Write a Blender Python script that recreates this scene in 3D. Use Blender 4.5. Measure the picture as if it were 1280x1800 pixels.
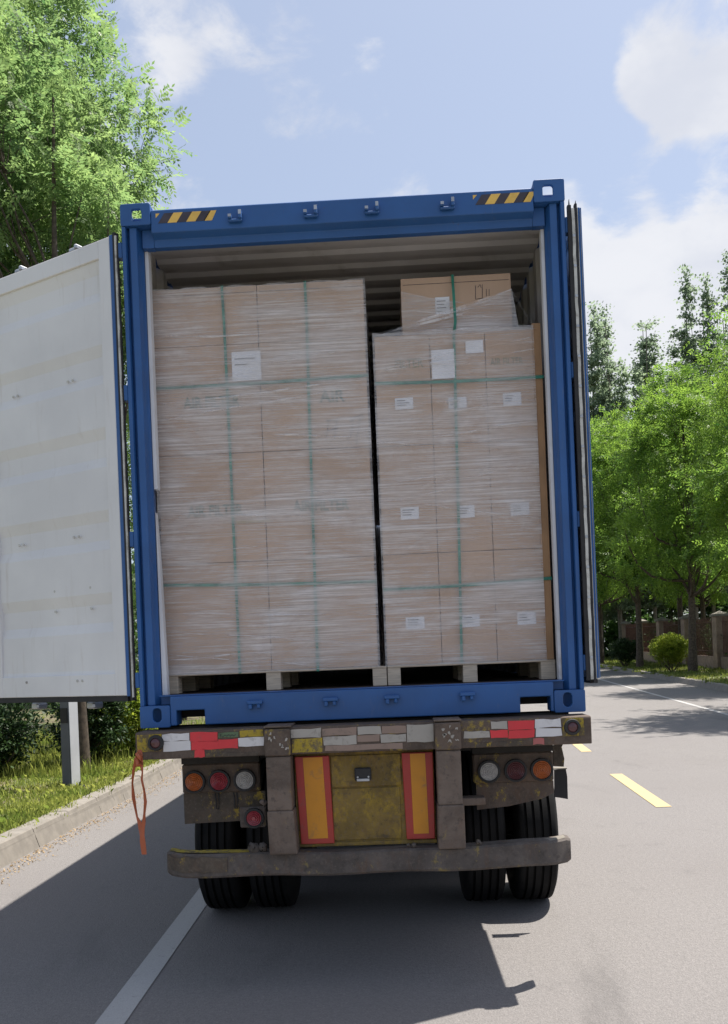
import bpy, bmesh, math, random
import numpy as np
from mathutils import Vector, Matrix

for o in list(bpy.data.objects):
    bpy.data.objects.remove(o)
SC = bpy.context.scene
COL = SC.collection
rnd = random.Random(7)

# ------------------------------------------------------------------ camera
ROLL, YAW, PITCH = -0.0404, -0.036, 0.003
def cam_axes():
    f = Vector((math.sin(YAW)*math.cos(PITCH), math.cos(YAW)*math.cos(PITCH), math.sin(PITCH)))
    r0 = Vector((math.cos(YAW), -math.sin(YAW), 0)); u0 = r0.cross(f)
    r = math.cos(ROLL)*r0 + math.sin(ROLL)*u0
    u = -math.sin(ROLL)*r0 + math.cos(ROLL)*u0
    return r, u, f
cd = bpy.data.cameras.new('camera')
cam = bpy.data.objects.new('camera', cd); COL.objects.link(cam)
r, u, f = cam_axes()
CAM = Vector((0.2081, -4.966, 1.7498))
cam.matrix_world = Matrix(((r.x, u.x, -f.x, CAM.x), (r.y, u.y, -f.y, CAM.y), (r.z, u.z, -f.z, CAM.z), (0, 0, 0, 1)))
cd.sensor_fit = 'HORIZONTAL'; cd.sensor_width = 36.0; cd.lens = 45.0
cd.shift_x = 0.0; cd.shift_y = (1153.56-900)/1280
cd.clip_start = 0.05; cd.clip_end = 3000
SC.camera = cam

# ------------------------------------------------------------------ light
SUN = Vector((0.371, 0.21, 1.0)).normalized()
EXPOSURE = 1.18
SC.view_settings.view_transform = 'Standard'
SC.view_settings.look = 'None'
SC.view_settings.exposure = EXPOSURE
SC.view_settings.gamma = 1.0
SC.view_settings.use_curve_mapping = False
sd = bpy.data.lights.new('sun', 'SUN'); sd.energy = 4.0; sd.angle = math.radians(0.53); sd.color = (1.0, 0.95, 0.87)
so = bpy.data.objects.new('sun', sd); COL.objects.link(so)
so.location = SUN*60
so.rotation_euler = SUN.to_track_quat('Z', 'Y').to_euler()

W = bpy.data.worlds.new('World'); SC.world = W; W.use_nodes = True
nt = W.node_tree; nt.nodes.clear()
def N(tree, typ, **kw):
    n = tree.nodes.new(typ)
    for k, v in kw.items():
        setattr(n, k, v)
    return n
def mathn(tree, op, a, b=None, c=None, clamp=False):
    n = tree.nodes.new('ShaderNodeMath'); n.operation = op; n.use_clamp = clamp
    for i, v in enumerate((a, b, c)):
        if v is None: continue
        if isinstance(v, (int, float)): n.inputs[i].default_value = v
        else: tree.links.new(v, n.inputs[i])
    return n.outputs[0]
def mixc(tree, fac, a, b, mode='MIX'):
    n = tree.nodes.new('ShaderNodeMix'); n.data_type = 'RGBA'; n.blend_type = mode; n.clamp_factor = True
    for sock, v in ((n.inputs[0], fac), (n.inputs[6], a), (n.inputs[7], b)):
        if isinstance(v, (int, float)): sock.default_value = v
        elif isinstance(v, tuple): sock.default_value = (v[0], v[1], v[2], 1)
        else: tree.links.new(v, sock)
    return n.outputs[2]
def smooth(tree, v, a, b):
    n = tree.nodes.new('ShaderNodeMapRange'); n.interpolation_type = 'SMOOTHSTEP'
    n.inputs[1].default_value = a; n.inputs[2].default_value = b
    tree.links.new(v, n.inputs[0]); return n.outputs[0]
sky = N(nt, 'ShaderNodeTexSky', sky_type='NISHITA')
sky.sun_disc = False
sky.sun_elevation = math.asin(SUN.z); sky.sun_rotation = math.atan2(SUN.x, SUN.y)
sky.air_density = 1.0; sky.dust_density = 2.2; sky.ozone_density = 1.0; sky.altitude = 50
geo = N(nt, 'ShaderNodeNewGeometry')
vm = N(nt, 'ShaderNodeVectorMath', operation='SCALE'); vm.inputs[3].default_value = -1.0
nt.links.new(geo.outputs['Incoming'], vm.inputs[0])
dirv = vm.outputs[0]
def pix_dir(px, py):
    d = f + r*((px-640)/1600) - u*((py-1153.56)/1600)
    return d.normalized()
def wnoise(scale, detail, rough, stretch=(1, 1, 1), off=(0, 0, 0), dist=0.0):
    mp = N(nt, 'ShaderNodeMapping'); mp.inputs['Scale'].default_value = stretch; mp.inputs['Location'].default_value = off
    nt.links.new(dirv, mp.inputs[0])
    n = N(nt, 'ShaderNodeTexNoise'); n.inputs['Scale'].default_value = scale; n.inputs['Detail'].default_value = detail
    n.inputs['Roughness'].default_value = rough; n.inputs['Distortion'].default_value = dist
    nt.links.new(mp.outputs[0], n.inputs['Vector']); return n.outputs['Fac']
n1 = wnoise(4.2, 9, 0.58, (1, 1, 1.9), (2.3, 0.7, 1.1), 0.25)
acc = mathn(nt, 'SUBTRACT', n1, 0.57)
acc = mathn(nt, 'MULTIPLY', acc, 2.9)
clouds = [((1120, 520), 9.5, 0.72), ((1240, 480), 9, 0.68), ((1020, 600), 7, 0.45), ((1205, 80), 4.6, 0.50), ((1120, 110), 3.0, 0.46), ((1145, 205), 3.4, 0.62), ((1265, 175), 4.4, 0.42), ((1120, 320), 4.0, -1.0), ((1250, 320), 3.4, -0.9), ((985, 190), 4.6, -0.8), ((860, 100), 7, -0.5),
          ((270, 20), 5.2, 0.55), ((470, 15), 4.0, 0.42), ((60, 430), 14, 0.4), ((-260, 250), 16, 0.2), ((1500, 640), 12, 0.4)]
for (p, rad, amp) in clouds:
    d = pix_dir(*p)
    dn = N(nt, 'ShaderNodeVectorMath', operation='DOT_PRODUCT'); dn.inputs[1].default_value = d
    nt.links.new(dirv, dn.inputs[0])
    m = smooth(nt, dn.outputs['Value'], math.cos(math.radians(rad)), 1.0)
    acc = mathn(nt, 'ADD', acc, mathn(nt, 'MULTIPLY', m, amp))
n3 = wnoise(13, 7, 0.62, (1, 1, 1.7), (7, 2, 4), 0.4)
acc = mathn(nt, 'ADD', acc, mathn(nt, 'MULTIPLY', mathn(nt, 'SUBTRACT', n3, 0.5), 1.3))
cmask = smooth(nt, acc, 0.02, 0.60)
n2 = wnoise(7.0, 5, 0.55, (1, 1, 1.6), (5, 1, 3))
ccol = mixc(nt, smooth(nt, n2, 0.35, 0.65), (4.0, 4.15, 4.6), (4.9, 4.95, 5.15))
veil = mixc(nt, 0.46, sky.outputs[0], (3.3, 3.65, 4.4))
cm = mathn(nt, 'MULTIPLY', cmask, 0.92)
final = mixc(nt, cm, veil, ccol)
bg = N(nt, 'ShaderNodeBackground'); bg.inputs['Strength'].default_value = 0.080
nt.links.new(final, bg.inputs['Color'])
wo = N(nt, 'ShaderNodeOutputWorld'); nt.links.new(bg.outputs[0], wo.inputs[0])

# ------------------------------------------------------------------ helpers
def ground_z(y):
    return 0.018*max(0.0, min(y, 80.0)-8.0)
def tag(o, label=None, cat=None, group=None, kind=None):
    if label: o['label'] = label
    if cat: o['category'] = cat
    if group: o['group'] = group
    if kind: o['kind'] = kind
    return o
def empty(name, loc, label=None, cat=None, group=None):
    o = bpy.data.objects.new(name, None); COL.objects.link(o); o.location = loc
    o.empty_display_size = 0.1
    return tag(o, label, cat, group)
def origin_of(o):
    v = Vector((0, 0, 0))
    while o is not None:
        v += Vector(o.location); o = o.parent
    return v
class MB:
    """collects geometry in world coordinates"""
    def __init__(s, xf=None):
        s.v = []; s.f = []; s.mi = []; s.xf = xf
    def add(s, vs, fs, mi=0):
        b = len(s.v)
        for p in vs:
            p = Vector(p); s.v.append(s.xf(p) if s.xf else p)
        for q in fs:
            s.f.append(tuple(i+b for i in q)); s.mi.append(mi)
        return s
    def box(s, x0, x1, y0, y1, z0, z1, mi=0):
        vs = [(x, y, z) for z in (z0, z1) for y in (y0, y1) for x in (x0, x1)]
        return s.add(vs, [(0, 2, 3, 1), (4, 5, 7, 6), (0, 1, 5, 4), (1, 3, 7, 5), (3, 2, 6, 7), (2, 0, 4, 6)], mi)
    def prism(s, poly, axis, a, b, mi=0):
        """poly: 2-D points. axis y: poly is (x,z); axis x: (y,z); axis z: (x,y)"""
        def P(p, t):
            return {'y': (p[0], t, p[1]), 'x': (t, p[0], p[1]), 'z': (p[0], p[1], t)}[axis]
        n = len(poly)
        vs = [P(p, a) for p in poly]+[P(p, b) for p in poly]
        fs = [tuple(range(n)), tuple(range(2*n-1, n-1, -1))]
        for i in range(n):
            j = (i+1) % n
            fs.append((i, i+n, j+n, j))
        return s.add(vs, fs, mi)
    def tube(s, pts, rads, seg=8, mi=0, cap=True):
        pts = [Vector(p) for p in pts]
        if not isinstance(rads, (list, tuple)): rads = [rads]*len(pts)
        vs = []; fs = []
        ref = Vector((0.31, 0.17, 0.93))
        for i, p in enumerate(pts):
            t = (pts[min(i+1, len(pts)-1)]-pts[max(i-1, 0)])
            if t.length < 1e-9: t = Vector((0, 0, 1))
            t.normalize()
            a = t.cross(ref)
            if a.length < 0.05: a = t.cross(Vector((1, 0, 0)))
            a.normalize(); b = t.cross(a)
            for k in range(seg):
                an = 2*math.pi*k/seg
                vs.append(p+(a*math.cos(an)+b*math.sin(an))*rads[i])
        for i in range(len(pts)-1):
            for k in range(seg):
                k2 = (k+1) % seg
                fs.append((i*seg+k, i*seg+k2, (i+1)*seg+k2, (i+1)*seg+k))
        if cap:
            fs.append(tuple(range(seg-1, -1, -1))); fs.append(tuple((len(pts)-1)*seg+k for k in range(seg)))
        return s.add(vs, fs, mi)
    def lathe(s, prof, c, axis, seg=24, mi=0):
        """prof: list of (along, radius); revolve about axis through c"""
        c = Vector(c); vs = []; fs = []; n = len(prof)
        for k in range(seg):
            an = 2*math.pi*k/seg
            for (t, rr) in prof:
                ca, sa = math.cos(an)*rr, math.sin(an)*rr
                vs.append(c+Vector({'x': (t, ca, sa), 'y': (ca, t, sa), 'z': (ca, sa, t)}[axis]))
        for k in range(seg):
            k2 = (k+1) % seg
            for i in range(n-1):
                fs.append((k*n+i, k*n+i+1, k2*n+i+1, k2*n+i))
        return s.add(vs, fs, mi)
    def build(s, name, mats, parent=None, smooth=False, bevel=0.0, seg=1, fix=True):
        off = origin_of(parent) if parent is not None else Vector((0, 0, 0))
        me = bpy.data.meshes.new(name)
        me.from_pydata([tuple(p-off) for p in s.v], [], s.f)
        if not isinstance(mats, (list, tuple)): mats = [mats]
        for m in mats: me.materials.append(m)
        me.polygons.foreach_set('material_index', s.mi)
        if fix:
            bm = bmesh.new(); bm.from_mesh(me)
            bmesh.ops.recalc_face_normals(bm, faces=bm.faces); bm.to_mesh(me); bm.free()
        if smooth: me.polygons.foreach_set('use_smooth', [True]*len(me.polygons))
        o = bpy.data.objects.new(name, me); COL.objects.link(o)
        if parent is not None: o.parent = parent
        if bevel:
            md = o.modifiers.new('bevel', 'BEVEL'); md.width = bevel; md.segments = seg; md.limit_method = 'ANGLE'; md.angle_limit = math.radians(35)
        return o
def auto_smooth(o, deg=40):
    me = o.data
    me.polygons.foreach_set('use_smooth', [True]*len(me.polygons))
    try:
        me.set_sharp_from_angle(angle=math.radians(deg))
    except Exception:
        pass
    return o
def np_mesh(name, verts, nper, mat, parent=None, off=None, smooth=False):
    """verts (n*nper,3): each nper run is one polygon"""
    verts = np.asarray(verts, dtype=np.float32)
    if off is not None: verts = verts-np.array(off, dtype=np.float32)
    nv = len(verts); npol = nv//nper
    me = bpy.data.meshes.new(name)
    me.vertices.add(nv); me.vertices.foreach_set('co', verts.ravel())
    me.loops.add(nv); me.loops.foreach_set('vertex_index', np.arange(nv, dtype=np.int32))
    me.polygons.add(npol); me.polygons.foreach_set('loop_start', np.arange(0, nv, nper, dtype=np.int32))
    me.materials.append(mat)
    me.update(calc_edges=True); me.validate()
    o = bpy.data.objects.new(name, me); COL.objects.link(o)
    if parent is not None: o.parent = parent
    return o

# ------------------------------------------------------------------ materials
def new_mat(name):
    m = bpy.data.materials.new(name); m.use_nodes = True
    t = m.node_tree; t.nodes.clear()
    out = N(t, 'ShaderNodeOutputMaterial'); b = N(t, 'ShaderNodeBsdfPrincipled')
    t.links.new(b.outputs[0], out.inputs[0])
    return m, t, b, out
def coords(t, scale=(1, 1, 1), kind='Object', rot=(0, 0, 0)):
    tc = N(t, 'ShaderNodeTexCoord'); mp = N(t, 'ShaderNodeMapping'); mp.inputs['Scale'].default_value = scale
    mp.inputs['Rotation'].default_value = rot
    t.links.new(tc.outputs[kind], mp.inputs[0]); return mp.outputs[0]
def noise(t, vec, scale, detail=4, rough=0.55, dist=0.0):
    n = N(t, 'ShaderNodeTexNoise'); n.inputs['Scale'].default_value = scale; n.inputs['Detail'].default_value = detail
    n.inputs['Roughness'].default_value = rough; n.inputs['Distortion'].default_value = dist
    t.links.new(vec, n.inputs['Vector']); return n.outputs['Fac']
def bump(t, b, h, strength=0.3, dist=0.01):
    n = N(t, 'ShaderNodeBump'); n.inputs['Strength'].default_value = strength; n.inputs['Distance'].default_value = dist
    t.links.new(h, n.inputs['Height']); t.links.new(n.outputs[0], b.inputs['Normal'])
def setc(t, b, v):
    if isinstance(v, tuple): b.inputs['Base Color'].default_value = (*v, 1)
    else: t.links.new(v, b.inputs['Base Color'])
def simple(name, col, rough=0.6, metal=0.0, var=0.25, scale=6.0, bumps=0.0, dirt=None, dirt_amt=(0.5, 0.75), dscale=3.0):
    m, t, b, o = new_mat(name)
    v = coords(t)
    n = noise(t, v, scale, 5)
    dark = tuple(c*(1-var) for c in col); lite = tuple(min(1, c*(1+var*0.6)) for c in col)
    c = mixc(t, smooth(t, n, 0.3, 0.7), dark, lite)
    if dirt:
        nd = noise(t, v, dscale, 8, 0.65, 0.4)
        c = mixc(t, smooth(t, nd, *dirt_amt), c, dirt)
    setc(t, b, c)
    b.inputs['Roughness'].default_value = rough; b.inputs['Metallic'].default_value = metal
    if bumps: bump(t, b, noise(t, v, scale*6, 4), bumps, 0.004)
    return m

def asphalt_mat():
    m, t, b, o = new_mat('asphalt')
    v = coords(t)
    big = noise(t, v, 0.35, 5, 0.6)
    mid = noise(t, v, 3.0, 5, 0.6)
    fine = mathn(t, 'ADD', mathn(t, 'MULTIPLY', noise(t, v, 95, 3, 0.8), 0.6), mathn(t, 'MULTIPLY', noise(t, v, 34, 4, 0.8), 0.4))
    vo = N(t, 'ShaderNodeTexVoronoi'); vo.inputs['Scale'].default_value = 110; t.links.new(v, vo.inputs['Vector'])
    c = mixc(t, smooth(t, fine, 0.38, 0.62), (0.034, 0.032, 0.033), (0.186, 0.171, 0.167))
    c = mixc(t, mathn(t, 'MULTIPLY', smooth(t, vo.outputs['Distance'], 0.0, 0.28), 0.5), (0.25, 0.235, 0.225), c)
    c = mixc(t, mathn(t, 'MULTIPLY', smooth(t, big, 0.35, 0.7), 0.35), c, (0.155, 0.142, 0.136))
    c = mixc(t, mathn(t, 'MULTIPLY', smooth(t, mid, 0.56, 0.78), 0.22), c, (0.066, 0.062, 0.062))
    v2 = N(t, 'ShaderNodeTexVoronoi'); v2.inputs['Scale'].default_value = 34; t.links.new(v, v2.inputs['Vector'])
    stone = mathn(t, 'MULTIPLY', mathn(t, 'LESS_THAN', v2.outputs['Distance'], 0.20), smooth(t, v2.outputs['Color'], 0.62, 0.8))
    c = mixc(t, mathn(t, 'MULTIPLY', stone, 0.45), c, (0.27, 0.25, 0.235))
    st = noise(t, coords(t, (1.0, 0.25, 1)), 1.3, 6, 0.6, 0.5)
    c = mixc(t, mathn(t, 'MULTIPLY', smooth(t, st, 0.58, 0.75), 0.30), c, (0.040, 0.038, 0.038))
    setc(t, b, c); b.inputs['Roughness'].default_value = 0.88
    b.inputs['Specular IOR Level'].default_value = 0.35
    bump(t, b, mathn(t, 'ADD', fine, vo.outputs['Distance']), 0.55, 0.006)
    return m
M = {}
M['asphalt'] = asphalt_mat()
def paintline(name, col):
    m, t, b, o = new_mat(name); v = coords(t)
    wear = noise(t, v, 22, 8, 0.75); fine = noise(t, v, 140, 3, 0.7)
    c = mixc(t, smooth(t, fine, 0.3, 0.7), tuple(x*0.82 for x in col), col)
    c = mixc(t, mathn(t, 'MULTIPLY', smooth(t, wear, 0.55, 0.72), 0.55), c, (0.13, 0.125, 0.12))
    setc(t, b, c); b.inputs['Roughness'].default_value = 0.75; bump(t, b, fine, 0.4, 0.004); return m
M['white_line'] = paintline('white_road_paint', (0.40, 0.39, 0.38))
M['yellow_line'] = paintline('yellow_road_paint', (0.50, 0.385, 0.20))
M['concrete'] = simple('kerb_concrete', (0.215, 0.195, 0.170), 0.9, var=0.15, scale=7, bumps=0.3, dirt=(0.2, 0.17, 0.13), dirt_amt=(0.55, 0.8), dscale=4)
M['soil'] = simple('soil', (0.13, 0.105, 0.06), 0.95, var=0.4, scale=3, bumps=0.5, dirt=(0.09, 0.11, 0.03), dirt_amt=(0.45, 0.6), dscale=1.2)
M['earth'] = simple('earth', (0.10, 0.11, 0.05), 0.95, var=0.3, scale=0.3)

def blue_mat(name, col, dirt=0.4):
    m, t, b, o = new_mat(name); v = coords(t)
    n = noise(t, v, 2.2, 6, 0.6); sc = noise(t, coords(t, (6, 6, 1.2)), 5, 8, 0.7, 0.6)
    c = mixc(t, smooth(t, n, 0.3, 0.7), tuple(x*0.86 for x in col), tuple(x*1.1 for x in col))
    c = mixc(t, mathn(t, 'MULTIPLY', smooth(t, sc, 0.58, 0.8), dirt), c, (0.16, 0.17, 0.2))
    sp = noise(t, v, 45, 6, 0.7)
    c = mixc(t, mathn(t, 'MULTIPLY', smooth(t, sp, 0.64, 0.70), 0.6), c, (0.09, 0.07, 0.06))
    ru = noise(t, coords(t, (14, 14, 0.8)), 3.0, 8, 0.7, 0.2)
    c = mixc(t, mathn(t, 'MULTIPLY', smooth(t, ru, 0.66, 0.80), 0.35), c, (0.13, 0.10, 0.09))
    setc(t, b, c); t.links.new(mathn(t, 'ADD', mathn(t, 'MULTIPLY', n, 0.3), 0.32), b.inputs['Roughness'])
    bump(t, b, noise(t, v, 9, 4), 0.12, 0.01)
    return m
M['blue'] = blue_mat('blue_container_paint', (0.021, 0.094, 0.280))
M['grey_in'] = simple('container_interior_paint', (0.68, 0.675, 0.69), 0.6, var=0.12, scale=2.5, dirt=(0.26, 0.24, 0.22), dirt_amt=(0.55, 0.8), dscale=2)
def door_mat():
    m, t, b, o = new_mat('door_inside_paint'); v = coords(t)
    n = noise(t, v, 1.5, 5); st = noise(t, coords(t, (9, 9, 1.0)), 2.5, 7, 0.6, 0.5); sp = noise(t, v, 30, 6, 0.7)
    c = mixc(t, smooth(t, n, 0.3, 0.7), (0.65, 0.64, 0.64), (0.74, 0.73, 0.725))
    c = mixc(t, mathn(t, 'MULTIPLY', smooth(t, st, 0.55, 0.8), 0.28), c, (0.42, 0.36, 0.29))
    c = mixc(t, mathn(t, 'MULTIPLY', smooth(t, sp, 0.70, 0.76), 0.6), c, (0.25, 0.18, 0.13))
    setc(t, b, c); b.inputs['Roughness'].default_value = 0.45; bump(t, b, n, 0.1, 0.02); return m
M['door_white'] = door_mat()
M['rubber'] = simple('black_rubber', (0.022, 0.021, 0.022), 0.7, var=0.3, scale=8)
M['seal_white'] = simple('seal_lip', (0.55, 0.54, 0.50), 0.6, var=0.2, scale=12, dirt=(0.2, 0.18, 0.16), dirt_amt=(0.5, 0.75), dscale=9)
M['steel'] = simple('galvanised_steel', (0.45, 0.46, 0.48), 0.45, metal=0.6, var=0.2, scale=9)
M['stripe_y'] = simple('hazard_yellow', (0.80, 0.50, 0.10), 0.45, var=0.15, scale=12)
M['stripe_b'] = simple('hazard_black', (0.05, 0.04, 0.05), 0.5, var=0.3, scale=12)
M['wood_floor'] = simple('container_floor_wood', (0.09, 0.06, 0.042), 0.7, var=0.3, scale=5)

def grime(name, base, yellow=0.0, rust=0.45, ythr=(0.55, 0.62), ycol=(0.42, 0.30, 0.03)):
    m, t, b, o = new_mat(name); v = coords(t)
    n = noise(t, v, 3.5, 8, 0.65, 0.5); n2 = noise(t, coords(t, (1, 1, 0.35)), 12, 10, 0.75, 0.4); n3 = noise(t, v, 60, 4, 0.7)
    c = mixc(t, smooth(t, n, 0.3, 0.7), tuple(x*0.6 for x in base), tuple(x*1.35 for x in base))
    c = mixc(t, mathn(t, 'MULTIPLY', smooth(t, n2, 0.48, 0.72), rust), c, (0.115, 0.062, 0.036))
    if yellow > 0:
        n4 = noise(t, coords(t, (1, 1, 0.75)), 9.0, 12, 0.80, 0.25)
        c = mixc(t, mathn(t, 'MULTIPLY', smooth(t, n4, *ythr), yellow), c, ycol)
    c = mixc(t, mathn(t, 'MULTIPLY', smooth(t, n3, 0.5, 0.7), 0.45), c, (0.15, 0.122, 0.10))
    n5 = noise(t, v, 22, 8, 0.75)
    c = mixc(t, mathn(t, 'MULTIPLY', smooth(t, n5, 0.52, 0.66), 0.55), c, (0.035, 0.029, 0.026))
    setc(t, b, c); b.inputs['Roughness'].default_value = 0.82
    bump(t, b, mathn(t, 'ADD', n2, mathn(t, 'MULTIPLY', n3, 0.4)), 0.45, 0.006)
    return m
M['grime'] = grime('grimy_steel', (0.092, 0.066, 0.050), 0.6, rust=0.7, ythr=(0.565, 0.63))
M['grime_y'] = grime('worn_yellow_steel', (0.080, 0.062, 0.046), 0.8, rust=0.6, ythr=(0.54, 0.60), ycol=(0.36, 0.25, 0.03))
M['post_grime'] = grime('grimy_post', (0.130, 0.098, 0.078), 0.5, rust=0.65, ythr=(0.58, 0.64), ycol=(0.30, 0.22, 0.05))
M['bumper_grime'] = grime('grimy_bumper', (0.088, 0.074, 0.066), 0.55, rust=0.65, ythr=(0.575, 0.63), ycol=(0.30, 0.22, 0.05))
M['plate_y'] = grime('dirty_yellow_plate', (0.180, 0.118, 0.028), 0.8, rust=0.6, ythr=(0.48, 0.68), ycol=(0.38, 0.25, 0.018))
M['patch_y'] = grime('yellow_paint_patch', (0.12, 0.092, 0.045), 0.9, rust=0.7, ythr=(0.44, 0.52), ycol=(0.40, 0.29, 0.025))
M['dark_steel'] = simple('dark_chassis_steel', (0.022, 0.019, 0.017), 0.8, var=0.4, scale=6)
def refl(name, col, dirt=0.4):
    m, t, b, o = new_mat(name); v = coords(t)
    n = noise(t, v, 14, 8, 0.7, 0.6); n2 = noise(t, v, 4, 5)
    c = mixc(t, smooth(t, n2, 0.3, 0.7), tuple(x*0.85 for x in col), col)
    c = mixc(t, mathn(t, 'MULTIPLY', smooth(t, n, 0.52, 0.75), dirt), c, (0.10, 0.085, 0.07))
    setc(t, b, c); b.inputs['Roughness'].default_value = 0.45; return m
M['tape_w'] = refl('white_reflective_tape', (0.66, 0.64, 0.64), 0.45)
M['tape_wd'] = refl('dirty_white_tape', (0.38, 0.35, 0.31), 0.85)
M['tape_r'] = refl('red_reflective_tape', (0.66, 0.035, 0.045), 0.25)
M['tape_rd'] = refl('faded_red_tape', (0.42, 0.12, 0.11), 0.5)
M['tape_pink'] = refl('faded_pink_tape', (0.27, 0.19, 0.15), 0.7)
M['tape_g'] = refl('green_tape', (0.10, 0.16, 0.08), 0.5)
M['refl_red'] = refl('red_reflector', (0.36, 0.03, 0.022), 0.5)
M['refl_amber'] = refl('amber_reflector', (0.55, 0.22, 0.006), 0.5)
M['orange_strap'] = refl('orange_webbing', (0.42, 0.10, 0.035), 0.5)
def lens(name, col):
    m, t, b, o = new_mat(name); v = coords(t)
    n = noise(t, v, 50, 5, 0.6)
    c = mixc(t, smooth(t, n, 0.35, 0.7), tuple(x*0.7 for x in col), col)
    setc(t, b, c); b.inputs['Roughness'].default_value = 0.3; b.inputs['Coat Weight'].default_value = 0.3; return m
M['lens_a'] = lens('amber_lens', (0.42, 0.11, 0.028)); M['lens_r'] = lens('red_lens', (0.30, 0.035, 0.048))
M['lens_dr'] = lens('dull_red_lens', (0.10, 0.03, 0.034)); M['lens_w'] = lens('clear_lens', (0.44, 0.42, 0.40))

def carton_mat():
    m, t, b, o = new_mat('cardboard'); v = coords(t)
    n = noise(t, v, 1.8, 5); fl = noise(t, coords(t, (60, 60, 2)), 3, 3)
    oi = N(t, 'ShaderNodeObjectInfo')
    c = mixc(t, smooth(t, n, 0.3, 0.7), (0.46, 0.31, 0.215), (0.56, 0.385, 0.275))
    c = mixc(t, mathn(t, 'MULTIPLY', oi.outputs['Random'], 0.35), c, (0.50, 0.36, 0.26))
    c = mixc(t, mathn(t, 'MULTIPLY', fl, 0.14), c, (0.30, 0.2, 0.12))
    setc(t, b, c); b.inputs['Roughness'].default_value = 0.8; bump(t, b, n, 0.1, 0.02); return m
M['carton'] = carton_mat()
M['carton_brown'] = simple('brown_board', (0.40, 0.235, 0.125), 0.8, var=0.15, scale=4)
M['paper'] = simple('white_paper', (0.74, 0.74, 0.78), 0.7, var=0.06, scale=9)
M['faint_ink'] = simple('faint_ink', (0.26, 0.24, 0.16), 0.8, var=0.2, scale=40)
M['ink'] = simple('black_ink', (0.06, 0.055, 0.06), 0.7)
M['green_ink'] = simple('green_ink', (0.045, 0.13, 0.075), 0.8, var=0.3, scale=40, dirt=(0.30, 0.24, 0.16), dirt_amt=(0.55, 0.68), dscale=28)
M['brown_tape'] = simple('brown_tape', (0.40, 0.27, 0.09), 0.35, var=0.1)
M['strap_g'] = simple('green_strap', (0.03, 0.20, 0.135), 0.4, var=0.3, scale=14)
def wood_mat(name, col):
    m, t, b, o = new_mat(name)
    w = noise(t, coords(t, (3, 3, 55)), 2.2, 6, 0.6, 0.4); n = noise(t, coords(t), 5, 4)
    c = mixc(t, smooth(t, w, 0.3, 0.7), tuple(x*0.72 for x in col), tuple(x*1.12 for x in col))
    c = mixc(t, mathn(t, 'MULTIPLY', n, 0.25), c, (0.3, 0.22, 0.16))
    setc(t, b, c); b.inputs['Roughness'].default_value = 0.8; bump(t, b, w, 0.3, 0.004); return m
M['pallet_wood'] = wood_mat('pallet_wood', (0.62, 0.52, 0.41))

def film_mat():
    m = bpy.data.materials.new('stretch_film'); m.use_nodes = True; t = m.node_tree; t.nodes.clear()
    out = N(t, 'ShaderNodeOutputMaterial')
    tr = N(t, 'ShaderNodeBsdfTransparent'); pb = N(t, 'ShaderNodeBsdfPrincipled')
    pb.inputs['Base Color'].default_value = (0.80, 0.765, 0.755, 1); pb.inputs['Roughness'].default_value = 0.28
    s1 = noise(t, coords(t, (1.5, 1.5, 85), rot=(0, math.radians(0.8), 0)), 2.2, 8, 0.75, 0.15)
    s2 = noise(t, coords(t, (0.9, 0.9, 48), rot=(0, math.radians(-5.0), 0)), 1.7, 6, 0.7, 0.15)
    s3 = noise(t, coords(t, (0.7, 0.7, 30), rot=(0, math.radians(9.0), 0)), 1.5, 4, 0.6, 0.1)
    patch = noise(t, coords(t, (0.9, 0.9, 2.2), rot=(0, math.radians(5), 0)), 1.9, 5, 0.6, 0.5)
    st = mathn(t, 'ADD', mathn(t, 'MULTIPLY', s1, 0.55), mathn(t, 'MULTIPLY', s2, 0.45))
    a = smooth(t, st, 0.42, 0.66)
    amp = mathn(t, 'ADD', mathn(t, 'MULTIPLY', smooth(t, patch, 0.3, 0.7), 0.42), 0.22)
    a2 = mathn(t, 'MULTIPLY', a, amp)
    glint = mathn(t, 'MULTIPLY', smooth(t, s3, 0.64, 0.72), 0.16)
    base = mathn(t, 'MULTIPLY', smooth(t, patch, 0.28, 0.72), 0.28)
    fac = mathn(t, 'ADD', mathn(t, 'ADD', mathn(t, 'ADD', a2, base), glint), 0.10, clamp=True)
    bump(t, pb, mathn(t, 'ADD', st, mathn(t, 'MULTIPLY', patch, 0.5)), 0.6, 0.014)
    mx = N(t, 'ShaderNodeMixShader'); t.links.new(fac, mx.inputs[0]); t.links.new(tr.outputs[0], mx.inputs[1]); t.links.new(pb.outputs[0], mx.inputs[2])
    t.links.new(mx.outputs[0], out.inputs[0]); return m
M['film'] = film_mat()
def fold_mat():
    m = bpy.data.materials.new('film_fold'); m.use_nodes = True; t = m.node_tree; t.nodes.clear()
    out = N(t, 'ShaderNodeOutputMaterial'); tr = N(t, 'ShaderNodeBsdfTransparent'); pb = N(t, 'ShaderNodeBsdfPrincipled')
    pb.inputs['Base Color'].default_value = (0.82, 0.80, 0.80, 1); pb.inputs['Roughness'].default_value = 0.22
    n = noise(t, coords(t, (5, 5, 5)), 1.5, 4)
    mx = N(t, 'ShaderNodeMixShader'); t.links.new(mathn(t, 'MULTIPLY', smooth(t, n, 0.35, 0.7), 0.6), mx.inputs[0])
    t.links.new(tr.outputs[0], mx.inputs[1]); t.links.new(pb.outputs[0], mx.inputs[2]); t.links.new(mx.outputs[0], out.inputs[0]); return m
M['fold'] = fold_mat()
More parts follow.
